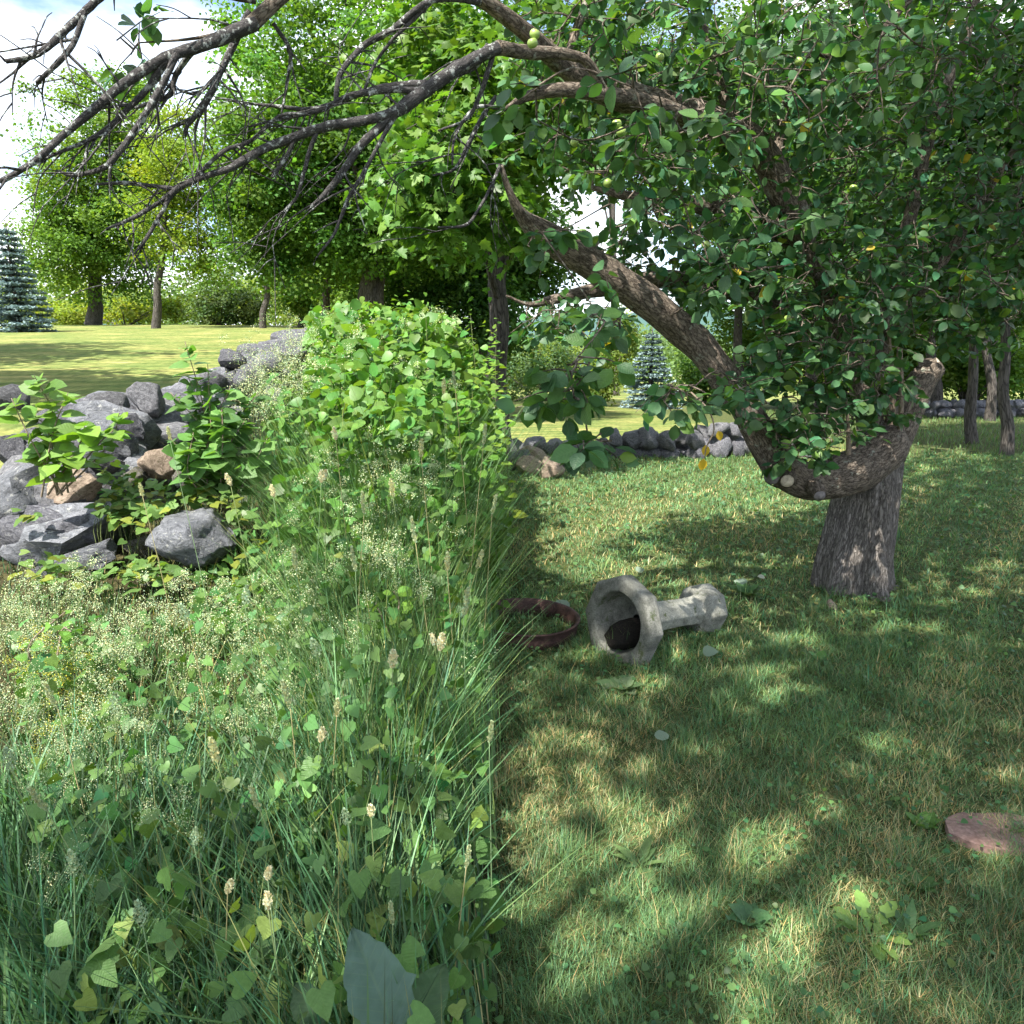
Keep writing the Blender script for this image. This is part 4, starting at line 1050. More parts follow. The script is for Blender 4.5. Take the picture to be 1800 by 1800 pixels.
# single maple leaves of the bright bough: the largest ones as pieces of their own
Vd, Td, cd, Ccd, (Pd, Fdd, Nd, Sd, cold) = crown([ell(770, 300, 9.2, 110, 110, .5), ell(800, 190, 9.4, 90, 60, .5), ell(840, 390, 9.4, 80, 40, .5)], 60, 22, .30, .15, LEAF_MAPLE, (.10, .20, .03), 99)
sel = pick_leaves(Pd, Sd, 260, 640, 900, 120, 440)
single_leaves(rootD, LEAF_MAPLE, Pd[sel], Fdd[sel], Nd[sel], Sd[sel], [(.10, .20, .03), (.085, .18, .035), (.12, .21, .035), (.07, .16, .03)], M_LEAF_OBJ)
tb = Tubes(); rr = random.Random(3)
for c in Ccd:
    s = np.array(at(880, 230, 12.4)); m = (s + c) / 2 + np.array([0, 0, .3])
    tb.add(crom([s, m, c], 4), np.linspace(.03, .006, 9), 5)
link('boughs', tb.mesh('boughs', M_MAPLE_BARK), rootD)

# ------------------------------------------------------------------ weeds on the bank
def veg_top(x, y):
    """height of the top of the weeds"""
    a = x / np.maximum(y, .3)
    yy0 = np.maximum(y, .3)
    tall = np.interp(y, [.6, 1.2, 1.8, 2.5, 3.5, 4.5, 5.5, 6.5, 8, 9.5, 11], [.42, .46, .52, .62, .92, 1.28, 1.58, 1.82, 2.1, 2.2, 2.1])
    low = np.interp(y, [.6, 1.3, 1.8, 2.5, 3.6, 4.5, 6, 8, 11], [.32, .36, .37, .38, .43, .70, 1.25, 1.6, 2.0])
    w = sstep(-.40, -.20, a)
    g = ground(x, y)
    top = low + (tall - low) * w + .06 * wob(x, y, 2.2, 1.0) + .20 * sstep(3.5, 6, y) * wob(x, y, 1.7, 5.0) + .08 * sstep(3.5, 6, y) * wob(x, y, 4.5, 7.0)
    e = np.clip((-.006 * yy0 - x + (.05 + .012 * yy0) * wob(x * 0, y, 2.6, 3.0)) / (.16 + .11 * yy0), .03, 1)       # rounded shoulder towards the mown grass
    return g + np.maximum(top - g, .1) * (1 - (1 - e) ** 2.2) ** .55
r = np.random.default_rng(123)
def pts_in(n, y0, y1, a0, a1, rr=None, bias=1.0):
    """points on the bank in a wedge between two lines of sight"""
    rr = rr or r
    y = y0 + (y1 - y0) * rr.random(n) ** bias
    a = a0 + (a1 - a0) * rr.random(n)
    return a * y, y

# tall grass: long arching blue-green blades
tg = Batch()
def add_tall(n, y0, y1, a0, a1, hk, wmin, wmax, col, seg=6, bendk=1.0, bias=1.0, amt=.25):
    x, y = pts_in(n, y0, y1, a0, a1, bias=bias)
    # clumped
    cl = r.random(n) < .6
    gxn = np.round(x / .16) * .16 + r.normal(0, .035, n); gyn = np.round(y / .16) * .16 + r.normal(0, .035, n)
    x = np.where(cl, gxn, x); y = np.where(cl, gyn, y)
    keep = x < -.018 * y - .01
    x, y = x[keep], y[keep]; m = len(x)
    g = ground(x, y); h = np.maximum(veg_top(x, y) - g, .12) * hk * r.uniform(.6, 1.18, m)
    P = np.stack([x, y, g - .02], 1)
    az = r.random(m) * 6.283
    edge = (x > -.30) & (np.cos(az) > -.1)
    az = np.where(edge, np.pi - az, az)
    bend = h * r.uniform(.12, .95, m) * bendk
    curl = r.uniform(.0, .55, m)
    V, T, c = blades(P, az, h, bend, r.uniform(wmin, wmax, m), seg, vary(col, m, amt, .08, r), lean=.35, curl=0)
    tg.add(V, T, c)
add_tall(5600, .70, 2.4, -.85, -.01, 1.15, .005, .012, (.085, .175, .08), amt=.42)
add_tall(6500, 2.2, 5.5, -.33, -.012, 1.0, .0045, .009, (.095, .185, .07), amt=.38)
add_tall(2600, 1.8, 3.9, -.72, -.25, .9, .0035, .007, (.095, .175, .065))
add_tall(4200, 2.1, 4.3, -.27, -.012, 1.05, .004, .008, (.15, .255, .10), amt=.3)
add_tall(900, .75, 5, -.5, -.012, 1.25, .003, .006, (.24, .26, .10))
add_tall(500, .8, 4, -.6, -.012, .9, .004, .008, (.36, .29, .13))
# low thatch over the soil, coloured dark for the shade between plants
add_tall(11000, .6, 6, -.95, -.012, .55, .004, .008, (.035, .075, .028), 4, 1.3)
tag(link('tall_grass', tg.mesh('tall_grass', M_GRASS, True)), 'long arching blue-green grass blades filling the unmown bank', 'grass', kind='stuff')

# bedstraw: froths of tiny pale flowers on thread-thin stems
def bedstraw(ctrs, per, cr, base=(.50, .56, .34)):
    n = len(ctrs)
    idx = np.repeat(np.arange(n), per); m = len(idx)
    # each froth is a handful of panicles
    sub = r.normal(size=(n, 7, 3)) * np.array([.5, .5, .42])
    which = r.integers(0, 7, m)
    off = sub[idx, which] + r.normal(size=(m, 3)) * .12
    P = ctrs[idx] + off * cr[idx][:, None]
    P[:, 2] = np.maximum(P[:, 2], ground(P[:, 0], P[:, 1]) + .02)
    dist = np.maximum(P[:, 1], 1.2)
    S = r.uniform(.0028, .0056, m) * np.clip(dist / 2.6, .75, 2.0)
    V, T = scatter(LEAF_RHOMB, P, rand_dirs(m, r), norm(r.normal(size=(m, 3)) * .7 + np.array([0, -.3, .7])), S)
    c = vary(base, m, .22, .08, r)
    green = r.random(m) < .35
    c[green] = vary((.12, .20, .06), green.sum(), .25, .1, r)
    return V, T, rep(c, LEAF_RHOMB), sub
bs = Batch(); bst = Batch()
def add_bedstraw(n, y0, y1, a0, a1, per, c0, c1, dz=(-.14, .07), base=(.50, .56, .34)):
    x, y = pts_in(n, y0, y1, a0, a1)
    keep = x < -.03 * y - .05
    x, y = x[keep], y[keep]
    z = veg_top(x, y) + r.uniform(dz[0], dz[1], len(x))
    z = np.maximum(z, ground(x, y) + .1)
    ct = np.stack([x, y, z], 1); cr = r.uniform(c0, c1, len(x))
    V, T, c, sub = bedstraw(ct, per, cr, base)
    bs.add(V, T, c)
    # stems up from the ground to each panicle
    for k in range(4):
        tip = ct + sub[:, k] * cr[:, None]
        b0 = np.stack([x + r.normal(0, .05, len(x)), y + r.normal(0, .05, len(x)), ground(x, y)], 1)
        d = tip - b0; az = np.arctan2(d[:, 1], d[:, 0])
        V, T, c = blades(b0, az, d[:, 2], np.hypot(d[:, 0], d[:, 1]), .0022, 4, vary((.16, .22, .07), len(x), .2, .1, r))
        bst.add(V, T, c)
add_bedstraw(84, 2.2, 3.8, -.80, -.30, 760, .10, .20)
add_bedstraw(34, 2.6, 4.0, -.30, -.12, 520, .08, .15)
add_bedstraw(40, 5.2, 7.2, -.36, -.24, 420, .16, .28, (-.02, .12))
add_bedstraw(10, 3.4, 4.4, -.22, -.05, 420, .08, .14, (-.05, .05))
add_bedstraw(16, 1.6, 2.3, -.72, -.45, 420, .06, .11)
add_bedstraw(16, 4.4, 7.2, -.22, -.06, 380, .10, .20, (-.05, .08))
add_bedstraw(10, 2.4, 2.9, -.70, -.62, 500, .10, .14, base=(.50, .48, .06))
add_bedstraw(9, 1.9, 2.6, -.06, -.02, 200, .06, .1)
fl = link('bedstraw', bs.mesh('bedstraw', leaf_mat('bedstraw_flower', .3, .7, .15, (1.1, 1.1, .8), 0)))
tag(fl, 'frothy clouds of tiny cream bedstraw flowers below the stone wall', 'wildflowers', kind='stuff')
link('stems', bst.mesh('stems', M_GRASS), fl)

# leafy vines and saplings
def weed_leaves(n, y0, y1, a0, a1, depth, s0, s1, col, up=.7, bias=1.0, xlim=True, edge=.0):
    x, y = pts_in(n, y0, y1, a0, a1, bias=bias)
    if xlim:
        k = x < -.008 * y - .02; x, y = x[k], y[k]
    m = len(x)
    z = veg_top(x, y) - depth * r.random(m) ** 1.5 + r.normal(0, .06, m)
    z = np.maximum(z, ground(x, y) + .03)
    P = np.stack([x, y, z], 1)
    # leaves hang in short strings along vine shoots
    jit = np.round(P / .14); key = np.sin(jit[:, 0] * 12.9 + jit[:, 1] * 78.2 + jit[:, 2] * 37.7) * 43758.5
    az = (key - np.floor(key)) * 6.283
    Fd = np.stack([np.cos(az), np.sin(az), np.full(m, -.25)], 1) + r.normal(size=(m, 3)) * .55 + np.array([0, -.25, -.2])
    N = np.array([-.15, -.3, up]) + r.normal(size=(m, 3)) * .38
    return P, norm(Fd), norm(N), r.uniform(s0, s1, m), vary(col, m, .2, .10, r)
def cat5(*L):
    return [np.concatenate(k) for k in zip(*L)]
def stems_to(parent, P, n, mat, rad=.0028, name='stems'):
    tb = Tubes(); rr = random.Random(9)
    for i in rr.sample(range(len(P)), min(n, len(P))):
        p = P[i]; b = np.array([p[0] + rr.uniform(-.12, .12), p[1] + rr.uniform(-.12, .12), gz(p[0], p[1]) - .03])
        m = (p + b) / 2 + np.array([rr.uniform(-.06, .06), rr.uniform(-.06, .06), .06])
        tb.add(crom([b, m, p], 3), np.linspace(rad * 1.5, rad * .6, 7), 4, cap=False)
    o = link(name, tb.mesh(name, mat), parent); o['kind'] = 'stuff'
M_STEM = bark_mat('green_stem', (.07, .09, .03), (.16, .19, .07), 40, .4, .2, .002)

thicket = empty('vine_thicket', (-1.2, 6, gz(-1.2, 6)))
tag(thicket, 'sunlit mound of broad-leaved vines smothering the bank between rocks and wood', 'vines')
L5 = cat5(weed_leaves(6000, 4.2, 10.5, -.27, -.006, .6, .045, .12, (.10, .205, .032)),
          weed_leaves(1800, 3.6, 6.5, -.33, -.05, .5, .06, .11, (.085, .185, .036)),
          weed_leaves(380, 4.2, 8, -.26, -.02, .35, .12, .17, (.09, .19, .04)),
          weed_leaves(900, 6.5, 11, -.25, -.03, .35, .07, .12, (.13, .235, .035)))
sp = [[], [], [], [], []]
for px, py, Y in [(606, 535, 7), (632, 548, 7), (660, 532, 8), (694, 520, 8), (716, 512, 8), (740, 536, 8), (772, 530, 8), (800, 548, 8), (826, 545, 8), (850, 566, 7.5), (868, 585, 7), (880, 620, 6.5), (884, 660, 6), (888, 700, 5.5), (875, 560, 8), (570, 560, 7), (545, 590, 6.6), (650, 565, 6.6), (705, 560, 6.8), (785, 585, 6.5), (740, 620, 5.6), (580, 660, 5), (660, 670, 5), (800, 690, 5), (870, 760, 4.8), (720, 720, 4.6), (590, 575, 6.5), (560, 600, 6.2), (760, 575, 6.5), (690, 590, 6), (625, 620, 5.5), (830, 640, 5.5), (540, 640, 5.6), (500, 690, 5)]:
    tip = np.array(at(px, py, Y)); az0 = r.random() * 6.28
    for kk in range(16):
        t = kk / 15
        p = tip + np.array([math.sin(t * 2 + az0) * .14 * t, math.cos(t * 2 + az0) * .14 * t, -.62 * t])
        az = kk * 2.4 + az0
        o = np.array([math.cos(az), math.sin(az), .1])
        sp[0].append(p); sp[1].append(o); sp[2].append(np.array([-.2, -.3, .8]) + r.normal(0, .3, 3)); sp[3].append((.05 + .06 * t) * r.uniform(.8, 1.2)); sp[4].append(vary((.13, .235, .035), 1, .15, .1, r)[0])
sp[1] = norm(np.array(sp[1])); sp[2] = norm(np.array(sp[2]))
L5 = cat5(L5, [np.array(k) for k in sp])
leaves_split(thicket, LEAF_WIDE, *L5, [(.10, .205, .032), (.12, .22, .034), (.085, .19, .04), (.14, .24, .045), (.09, .2, .035)])
stems_to(thicket, L5[0], 420, M_STEM, .004)

bind = empty('bindweed', (-.9, 1.8, 0))
tag(bind, 'heart-leaved bindweed threading through the tall grass at the foot of the bank', 'weeds')
L5 = cat5(weed_leaves(900, .85, 1.9, -.72, -.02, .30, .035, .062, (.088, .175, .05)),
          weed_leaves(1300, 1.8, 3.4, -.72, -.03, .25, .035, .06, (.082, .17, .045)),
          weed_leaves(1500, 3.3, 4.6, -.45, -.05, .45, .04, .07, (.08, .17, .04)))
leaves_split(bind, LEAF_HEART, *L5, [(.088, .175, .05), (.10, .19, .055), (.075, .155, .05), (.12, .20, .06), (.16, .22, .06), (.085, .17, .05)])
stems_to(bind, L5[0], 300, M_STEM, .002)

# creeping leaves over the stones
creeper = empty('rock_creeper', at(240, 930, 4.4))
tag(creeper, 'small-leaved creeper trailing over the fallen stones of the wall', 'creeper')
pp = []
for px, py, w, h, n in [(230, 890, 110, 40, 130), (150, 905, 90, 18, 50), (250, 1000, 120, 30, 110), (380, 900, 70, 60, 110), (200, 850, 80, 30, 60), (90, 900, 60, 30, 40), (420, 980, 60, 50, 80), (90, 1000, 60, 30, 40), (300, 880, 60, 40, 60)]:
    for _ in range(n):
        x_, y_ = r.normal(px, w * .45), r.normal(py, h * .5)
        if any(((x_ - a) / b) ** 2 + ((y_ - c) / d) ** 2 < 1 for a, b, c, d in ((345, 92, 945, 60), (105, 74, 855, 46), (130, 66, 925, 32), (160, 52, 972, 22), (280, 34, 812, 34))): continue
        if r.random() < .12: continue
        p = at(x_, y_, float(np.interp(y_, [700, 800, 860, 950, 1030, 1100], [5.35, 4.85, 4.5, 4.12, 3.85, 3.6])) - .1 * r.random())
        pp.append(p)
pp = np.array(pp); m = len(pp)
L5 = [pp, norm(r.normal(size=(m, 3)) * [1, 1, .3] + [.2, -.4, -.2]), norm(np.array([0, -.35, .8]) + r.normal(size=(m, 3)) * .3), r.uniform(.045, .085, m), vary((.10, .185, .045), m, .2, .1, r)]
leaves_split(creeper, LEAF_HEART, *L5, [(.10, .185, .045), (.12, .205, .05), (.085, .165, .04), (.17, .20, .03)])
stems_to(creeper, pp, 50, M_STEM, .002)

def sapling(name, label, base, shoots, leaf, size, cols, colm, seed, n=14, pair=True, droop=-.1):
    """upright shoots with leaves in pairs; shoots: list of tips"""
    rr = np.random.default_rng(seed)
    root = empty(name, base); tag(root, label, 'plant')
    P, Fd, N, S = [], [], [], []
    for tip in shoots:
        b = np.array(base) + rr.normal(0, .04, 3) * [1, 1, 0]; tip = np.array(tip)
        mid = (b + tip) / 2 + rr.normal(0, .05, 3) + [0, 0, .05]
        q = crom([b, mid, tip], 10)
        link('stem', tube_mesh('stem', q, np.linspace(.006, .002, len(q)), M_TWIG, 6), root)
        for k in range(n):
            t = .30 + .70 * k / (n - 1)
            i = min(len(q) - 2, int(t * (len(q) - 1)))
            d = q[i + 1] - q[i]; d /= np.linalg.norm(d)
            az = k * 2.4 + rr.random() * .8
            for s in ((0, math.pi) if pair else (0,)):
                o = np.array([math.cos(az + s), math.sin(az + s), droop + rr.normal(0, .25)])
                P.append(q[i] + o * .012); Fd.append(o + d * .35); N.append(np.array([-.1, -.35, .8]) + rr.normal(0, .35, 3)); S.append(size * rr.uniform(.6, 1.2) * (1 - .35 * (t > .93)))
    P, Fd, N, S = map(np.array, (P, Fd, N, S))
    single_leaves(root, leaf, P, norm(Fd), norm(N), S, cols, M_LEAF_OBJ)
    return root
sapling('leafy_shrub', 'upright oval-leaved shrub growing against the rough stones of the wall', at(390, 900, 4.6),
        [at(325, 600, 4.55), at(365, 640, 4.6), at(300, 690, 4.5), at(405, 680, 4.65), at(340, 760, 4.4), at(430, 740, 4.6), at(300, 770, 4.5), at(380, 790, 4.4), at(455, 690, 4.7), at(470, 770, 4.5), at(425, 820, 4.4), at(330, 660, 4.6), at(390, 720, 4.45)], LEAF_WIDE, .11,
        [(.085, .19, .045), (.10, .21, .05), (.075, .17, .05), (.12, .23, .06)], None, 5, 17)
sapling('pinnate_shrub', 'yellow-green shrub with rows of oval leaves leaning over the stones', at(95, 870, 4.3),
        [at(60, 660, 4.2), at(120, 690, 4.2), at(210, 725, 4.2), at(150, 745, 4.15), at(130, 800, 4.1), at(60, 730, 4.2), at(20, 700, 4.2), at(200, 755, 4.2)], LEAF_WIDE, .125,
        [(.13, .24, .035), (.15, .26, .04), (.11, .22, .045), (.14, .24, .06)], None, 6, 8)
sapling('young_weed', 'young nettle-leaved weed standing in the cream bedstraw', at(115, 1180, 2.9), [at(115, 1075, 2.9), at(125, 1110, 2.85)], LEAF_WIDE, .06, [(.12, .25, .04), (.10, .22, .04)], None, 8, 4)
sapling('young_weed', 'bright pointed-leaf weed between bedstraw and long grass', at(690, 1130, 2.9), [at(692, 1040, 2.9), at(660, 1060, 2.9)], LEAF, .08, [(.14, .26, .04), (.11, .23, .04)], None, 9, 5)

# burdock leaf in the grass
def big_leaf(tpl_w=.42, nseg=9, lobes=.05, seed=0):
    rr = np.random.default_rng(seed)
    V, T = [], []
    cols_ = 9
    for i in range(nseg + 1):
        t = i / nseg
        w = tpl_w * (math.sin(math.pi * min(1, t ** .62)) ** .75 if 0 < t < 1 else 0.02)
        for j in range(cols_):
            s = j / (cols_ - 1) * 2 - 1
            ww = w * (1 + (lobes * rr.normal() if abs(s) == 1 else 0))
            V.append((s * ww, t - .10 * s * s * (t < .2), .16 * abs(s) * w - .22 * t * t + .02 * math.sin(s * 9 + t * 14) * (1 - abs(s) * .3)))
    for i in range(nseg):
        for j in range(cols_ - 1):
            a = i * cols_ + j
            T += [(a, a + 1, a + cols_ + 1), (a, a + cols_ + 1, a + cols_)]
    return np.array(V), np.array(T)
bl = big_leaf(.34, 14, .07, 3)
bl[0][:, 2] += np.array([.035 * mnoise.noise(Vector((v[0] * 7, v[1] * 7, 1.0))) + .02 * mnoise.noise(Vector((v[0] * 17, v[1] * 17, 4.0))) for v in bl[0]])
burdock = empty('burdock', at(655, 1790, 1.35)); burdock.location.z = gz(burdock.location.x, burdock.location.y)
tag(burdock, 'burdock with one large torn blue-grey leaf low in the long grass', 'plant')
bp = np.array([at(690, 1800, 1.12), at(720, 1810, 1.15), at(560, 1800, 1.2)])
single_leaves(burdock, bl, bp, np.array([[-.42, .35, .72], [.3, .5, .3], [-.5, .5, .3]]), np.array([[.25, -.8, .45], [.1, -.4, .8], [0, -.4, .8]]), np.array([.17, .13, .10]), [(.095, .165, .135), (.08, .15, .07), (.08, .15, .07)], M_LEAF_OBJ)
for p in bp:
    b = np.array(burdock.location); link('stalk', tube_mesh('stalk', crom([b, (b + p) / 2 + [0, 0, .05], p], 5), np.linspace(.007, .004, 11), M_STEM, 7), burdock)

# flowering grass stalks with seed heads, one by one
def seedhead_mesh(name, L, wid, n, col, seed, open_=0):
    rr = np.random.default_rng(seed)
    t = rr.random(n)
    prof = np.sin(np.pi * np.clip(t * .95 + .05, 0, 1)) ** .6
    # knobbly lobes up the head
    lob = .55 + .45 * np.abs(np.sin(t * 9 + seed))
    az = rr.random(n) * 6.283
    rad = wid * prof * lob * rr.random(n) ** .5
    if open_: rad = rad * (1 + open_ * (1 - t))
    P = np.stack([np.cos(az) * rad, np.sin(az) * rad, t * L], 1)
    Fd = np.stack([np.cos(az) * .6, np.sin(az) * .6, np.ones(n)], 1) + rr.normal(size=(n, 3)) * .25
    V, T = scatter(LEAF_RHOMB, P, Fd, np.stack([np.cos(az), np.sin(az), np.full(n, .2)], 1) + rr.normal(size=(n, 3)) * .3, rr.uniform(.006, .010, n))
    return mesh_np(name, V, T, M_SEED, rep(vary(col, n, .2, .06, rr), LEAF_RHOMB))
M_SEED = leaf_mat('seed_head', .25, .7, .2, (1.2, 1.1, .7), 0)
heads = [seedhead_mesh('seed_head', .065, .009, 170, (.50, .52, .30), 1), seedhead_mesh('seed_head', .05, .011, 150, (.66, .62, .42), 2), seedhead_mesh('seed_head', .085, .007, 190, (.40, .46, .27), 3),
         seedhead_mesh('seed_head', .07, .010, 150, (.32, .42, .27), 4, 1.2), seedhead_mesh('seed_head', .045, .010, 130, (.70, .66, .46), 5)]
stalks = [  # px, py of the head, Y, kind
    (380, 1335, 1.75, 0), (400, 1565, 1.35, 1), (470, 1540, 1.30, 4), (470, 1592, 1.28, 4), (592, 1255, 1.9, 0), (565, 1300, 1.85, 1), (840, 995, 2.6, 0), (786, 1000, 2.6, 0), (612, 1445, 1.55, 3), (652, 1430, 1.55, 1),
    (250, 870, 3.3, 0), (298, 770, 3.2, 0), (405, 850, 3.0, 1), (590, 770, 3.3, 1), (565, 845, 3.1, 1), (690, 870, 2.9, 0), (740, 800, 3.2, 0), (130, 1530, 1.35, 3), (780, 690, 3.6, 0), (800, 680, 3.6, 2), (480, 870, 3.0, 1),
    (570, 840, 3.2, 4), (640, 900, 2.9, 2), (775, 1140, 2.2, 1), (762, 1130, 2.2, 4), (850, 780, 3.3, 2), (520, 1000, 2.6, 2), (690, 1170, 2.1, 1), (330, 1090, 2.4, 3), (430, 1060, 2.5, 3), (200, 1250, 2.0, 3), (730, 950, 2.7, 2), (815, 1080, 2.3, 2),
    (560, 1150, 2.1, 3), (510, 1240, 1.9, 2), (340, 1480, 1.5, 3), (690, 1620, 1.25, 2), (820, 1520, 1.4, 2), (250, 1620, 1.25, 3), (80, 1420, 1.6, 2), (100, 1240, 2.0, 2), (860, 1300, 1.8, 2), (20, 1350, 1.7, 3), (865, 900, 2.9, 2), (625, 1000, 2.6, 2), (455, 1420, 1.6, 2),
]
for i, (px, py, Y, k) in enumerate(stalks):
    tip = np.array(at(px, py, Y))
    lean = np.array([random.uniform(-.14, .14), random.uniform(-.05, .22)])
    bx, by = tip[0] + lean[0], tip[1] + lean[1] * .5
    bx = min(bx, -.02 * by - .02)
    base = (bx, by, gz(bx, by))
    root = empty('orchard_grass', base)
    tag(root, 'slender flowering grass stalk with a pale seed head rising from the bank', 'grass stalk', 'flowering grass stalks on the bank')
    q = crom([np.array(base) - [0, 0, .02], (np.array(base) * .55 + tip * .45) + [0, 0, .03], tip], 6)

    V, T, B = tube(q, np.linspace(.0021, .0012, len(q)), 5)
    link('stem', mesh_np('stem', V, T, M_SEED, np.tile(np.array([(.24, .31, .13), (.40, .36, .18), (.20, .30, .15)][i % 3]), (len(V), 1)), True), root)
    d = Vector(q[-1] - q[-2]).normalized()
    o = bpy.data.objects.new('seed_head', heads[k]); C.objects.link(o); o.parent = root
    o.location = Vector(tip) - d * .01 - Vector(base)
    o.rotation_euler = (d + Vector((random.uniform(-.2, .2), random.uniform(-.2, .2), 0))).to_track_quat('Z', 'Y').to_euler()
    s = random.uniform(.85, 1.2) * (.75 if Y < 1.6 else 1.0); o.scale = (s, s, s)

# ------------------------------------------------------------------ rough mown grass under the apple tree
lg = Batch()
def lawn_pts(n, y0, y1, x0=-.03, x1=.86, p=1.0):
    y = (y0 ** p + (y1 ** p - y0 ** p) * r.random(n)) ** (1 / p)
    a = x0 + (x1 - x0) * r.random(n)
    return a * y, y
def dry(x, y):                       # straw-coloured patches, their own place in the lawn
    d = .5 + .5 * wob(x, y, 1.5, 6.0) + .25 * wob(x, y, 5.0, 9.0)
    d = d + .35 * np.exp(-((y - 2.55) / .35) ** 2) - .25 * np.exp(-((y - 4.4) / .5) ** 2) + .15 * np.exp(-((y - 6.8) / 1.0) ** 2) - .3 * sstep(8.5, 10.5, y)
    return np.clip(d, 0, 1)
def avoid(x, y):
    ok = np.hypot(x - b0.x, y - b0.y) > .26
    return ok
def add_lawn(n, y0, y1, h0, h1, w0, w1, bendk, flatk=0.0, strawk=1.0, green=(.125, .225, .09)):
    x, y = lawn_pts(n, y0, y1, p=.75)
    ok = avoid(x, y); x, y = x[ok], y[ok]; m = len(x)
    cl = .5 + .5 * wob(x, y, 7.0, 2.0)
    g = ground(x, y)
    d = dry(x, y)
    h = r.uniform(h0, h1, m) * (.35 + 1.25 * cl ** 1.6 + .35 * np.clip(wob(x, y, 17.0, 4.0), 0, 1)) * (1 - .25 * d)
    straw = r.random(m) < (.035 + .46 * d ** 2.0) * strawk
    c = vary(green, m, .26, .12, r)
    c[straw] = vary((.42, .35, .18), straw.sum(), .25, .08, r)
    c = c * (1 + .30 * wob(x, y, 2.6, 3.0) + .18 * wob(x, y, 9.0, 1.0))[:, None]
    az = r.random(m) * 6.283
    V, T, cc = blades(np.stack([x, y, g - .005], 1), az, h, h * r.uniform(.2, bendk, m) + .01, r.uniform(w0, w1, m) * np.clip(y / 3.0, .75, 3.0), 2, np.clip(c, .01, .8))
    lg.add(V, T, cc)
add_lawn(110000, 1.1, 4.2, .022, .075, .0022, .0038, 1.1)
add_lawn(85000, 3.8, 13.2, .03, .085, .0025, .0042, 1.2)
add_lawn(16000, 1.2, 6, .010, .020, .0022, .004, 9.0, strawk=1.1, green=(.15, .23, .10))    # clippings lying flat
add_lawn(12000, 5, 13, .015, .03, .003, .005, 7.0, strawk=1.0, green=(.13, .23, .10))
add_lawn(2200, 1.3, 5, .09, .15, .002, .0032, .7)
lg_o = link('mown_grass', lg.mesh('mown_grass', M_GRASS))
tag(lg_o, 'rough patchy mown grass with straw-coloured tufts under the apple tree', 'grass', kind='stuff')
# the wood floor and far edges: coarser grass
fg = Batch()
x = r.uniform(-1, 22, 26000); y = r.uniform(12.5, 34, 26000)
ok = (x > .30 * y) | ((y < 14) & (x > -.3)); x, y = x[ok], y[ok]
V, T, cc = blades(np.stack([x, y, ground(x, y)], 1), r.random(len(x)) * 6.28, r.uniform(.06, .14, len(x)), r.uniform(.03, .1, len(x)), .016, 2, vary((.10, .175, .055), len(x), .25, .1, r))
fg.add(V, T, cc)
tag(link('wood_edge_grass', fg.mesh('wood_edge_grass', M_GRASS)), 'longer shaded grass between the low boulders and the dark wood', 'grass', kind='stuff')
# ground ivy and clover between the grass
gc = Batch()
x, y = lawn_pts(9500, 1.3, 12.8, p=.6)
k = (wob(x, y, 1.3, 8.0) + .5 * np.exp(-((y - 4.6) / .8) ** 2) + .8 * sstep(8, 10, y) > .05 + r.normal(0, .25, len(x))) & avoid(x, y)
x, y = x[k], y[k]; m = len(x)
P = np.stack([x, y, ground(x, y) + r.uniform(.02, .06, m)], 1)
V, T = scatter(LEAF_WIDE, P, norm(r.normal(size=(m, 3)) * [1, 1, .3]), norm(np.array([0, -.2, 1]) + r.normal(size=(m, 3)) * .3), r.uniform(.012, .032, m) * np.clip(y / 4, .8, 1.9))
gc.add(V, T, rep(vary((.075, .155, .055), m, .25, .1, r), LEAF_WIDE))
tag(link('clover', gc.mesh('clover', M_LEAF, True)), 'low round-leaved ground cover creeping through the mown grass', 'ground cover', kind='stuff')

# weeds standing out of the mown grass
def rosette(label, px, py, size, n, tpl, cols, up=.5, seed=0):
    p = hit(px, py, 0, 1.0)
    root = empty('lawn_weed', (p.x, p.y, gz(p.x, p.y))); tag(root, label, 'weed')
    rr = np.random.default_rng(seed)
    az = np.arange(n) * 2.4 + rr.random(n) * .5
    P = np.tile(np.array(root.location), (n, 1)) + np.stack([np.cos(az), np.sin(az), np.full(n, .4)], 1) * .012
    Fd = np.stack([np.cos(az), np.sin(az), up * rr.uniform(.5, 1.6, n)], 1)
    N = np.array([0, 0, 1.]) - .5 * np.stack([np.cos(az), np.sin(az), np.zeros(n)], 1) + rr.normal(size=(n, 3)) * .15
    single_leaves(root, tpl, P, norm(Fd), norm(N), size * rr.uniform(.7, 1.2, n), cols, M_LEAF_OBJ)
LEAF_DAND = leaf_oval(((0, 0), (.15, .05), (.25, .12), (.32, .06), (.45, .17), (.54, .09), (.68, .20), (.78, .14), (.9, .13), (1, 0)), .1, .35)
rosette('pale green dandelion rosette in the sunny mown grass', 1530, 1660, .10, 12, LEAF_DAND, [(.17, .27, .07), (.14, .24, .06)], .9, 1)
rosette('dark green dock with upright leaves in the shaded mown grass', 1595, 1650, .085, 7, LEAF_NARROW, [(.075, .155, .06)], 1.5, 2)
rosette('broad-leaved weed between the dandelion and the red flagstone', 1610, 1560, .05, 8, LEAF_WIDE, [(.10, .20, .06), (.085, .175, .06)], .7, 3)
rosette('bright leafy weed at the edge of the red flagstone', 1620, 1462, .055, 9, LEAF_WIDE, [(.11, .23, .05)], .9, 4)
rosette('leafy plantain rosette in the dark patch of mown grass', 1320, 1625, .06, 8, LEAF_WIDE, [(.07, .15, .065)], .6, 5)
rosette('narrow-leaved plantain tuft spreading in the shade of the mown grass', 1125, 1530, .09, 10, LEAF_NARROW, [(.10, .18, .07), (.12, .19, .07)], .6, 6)
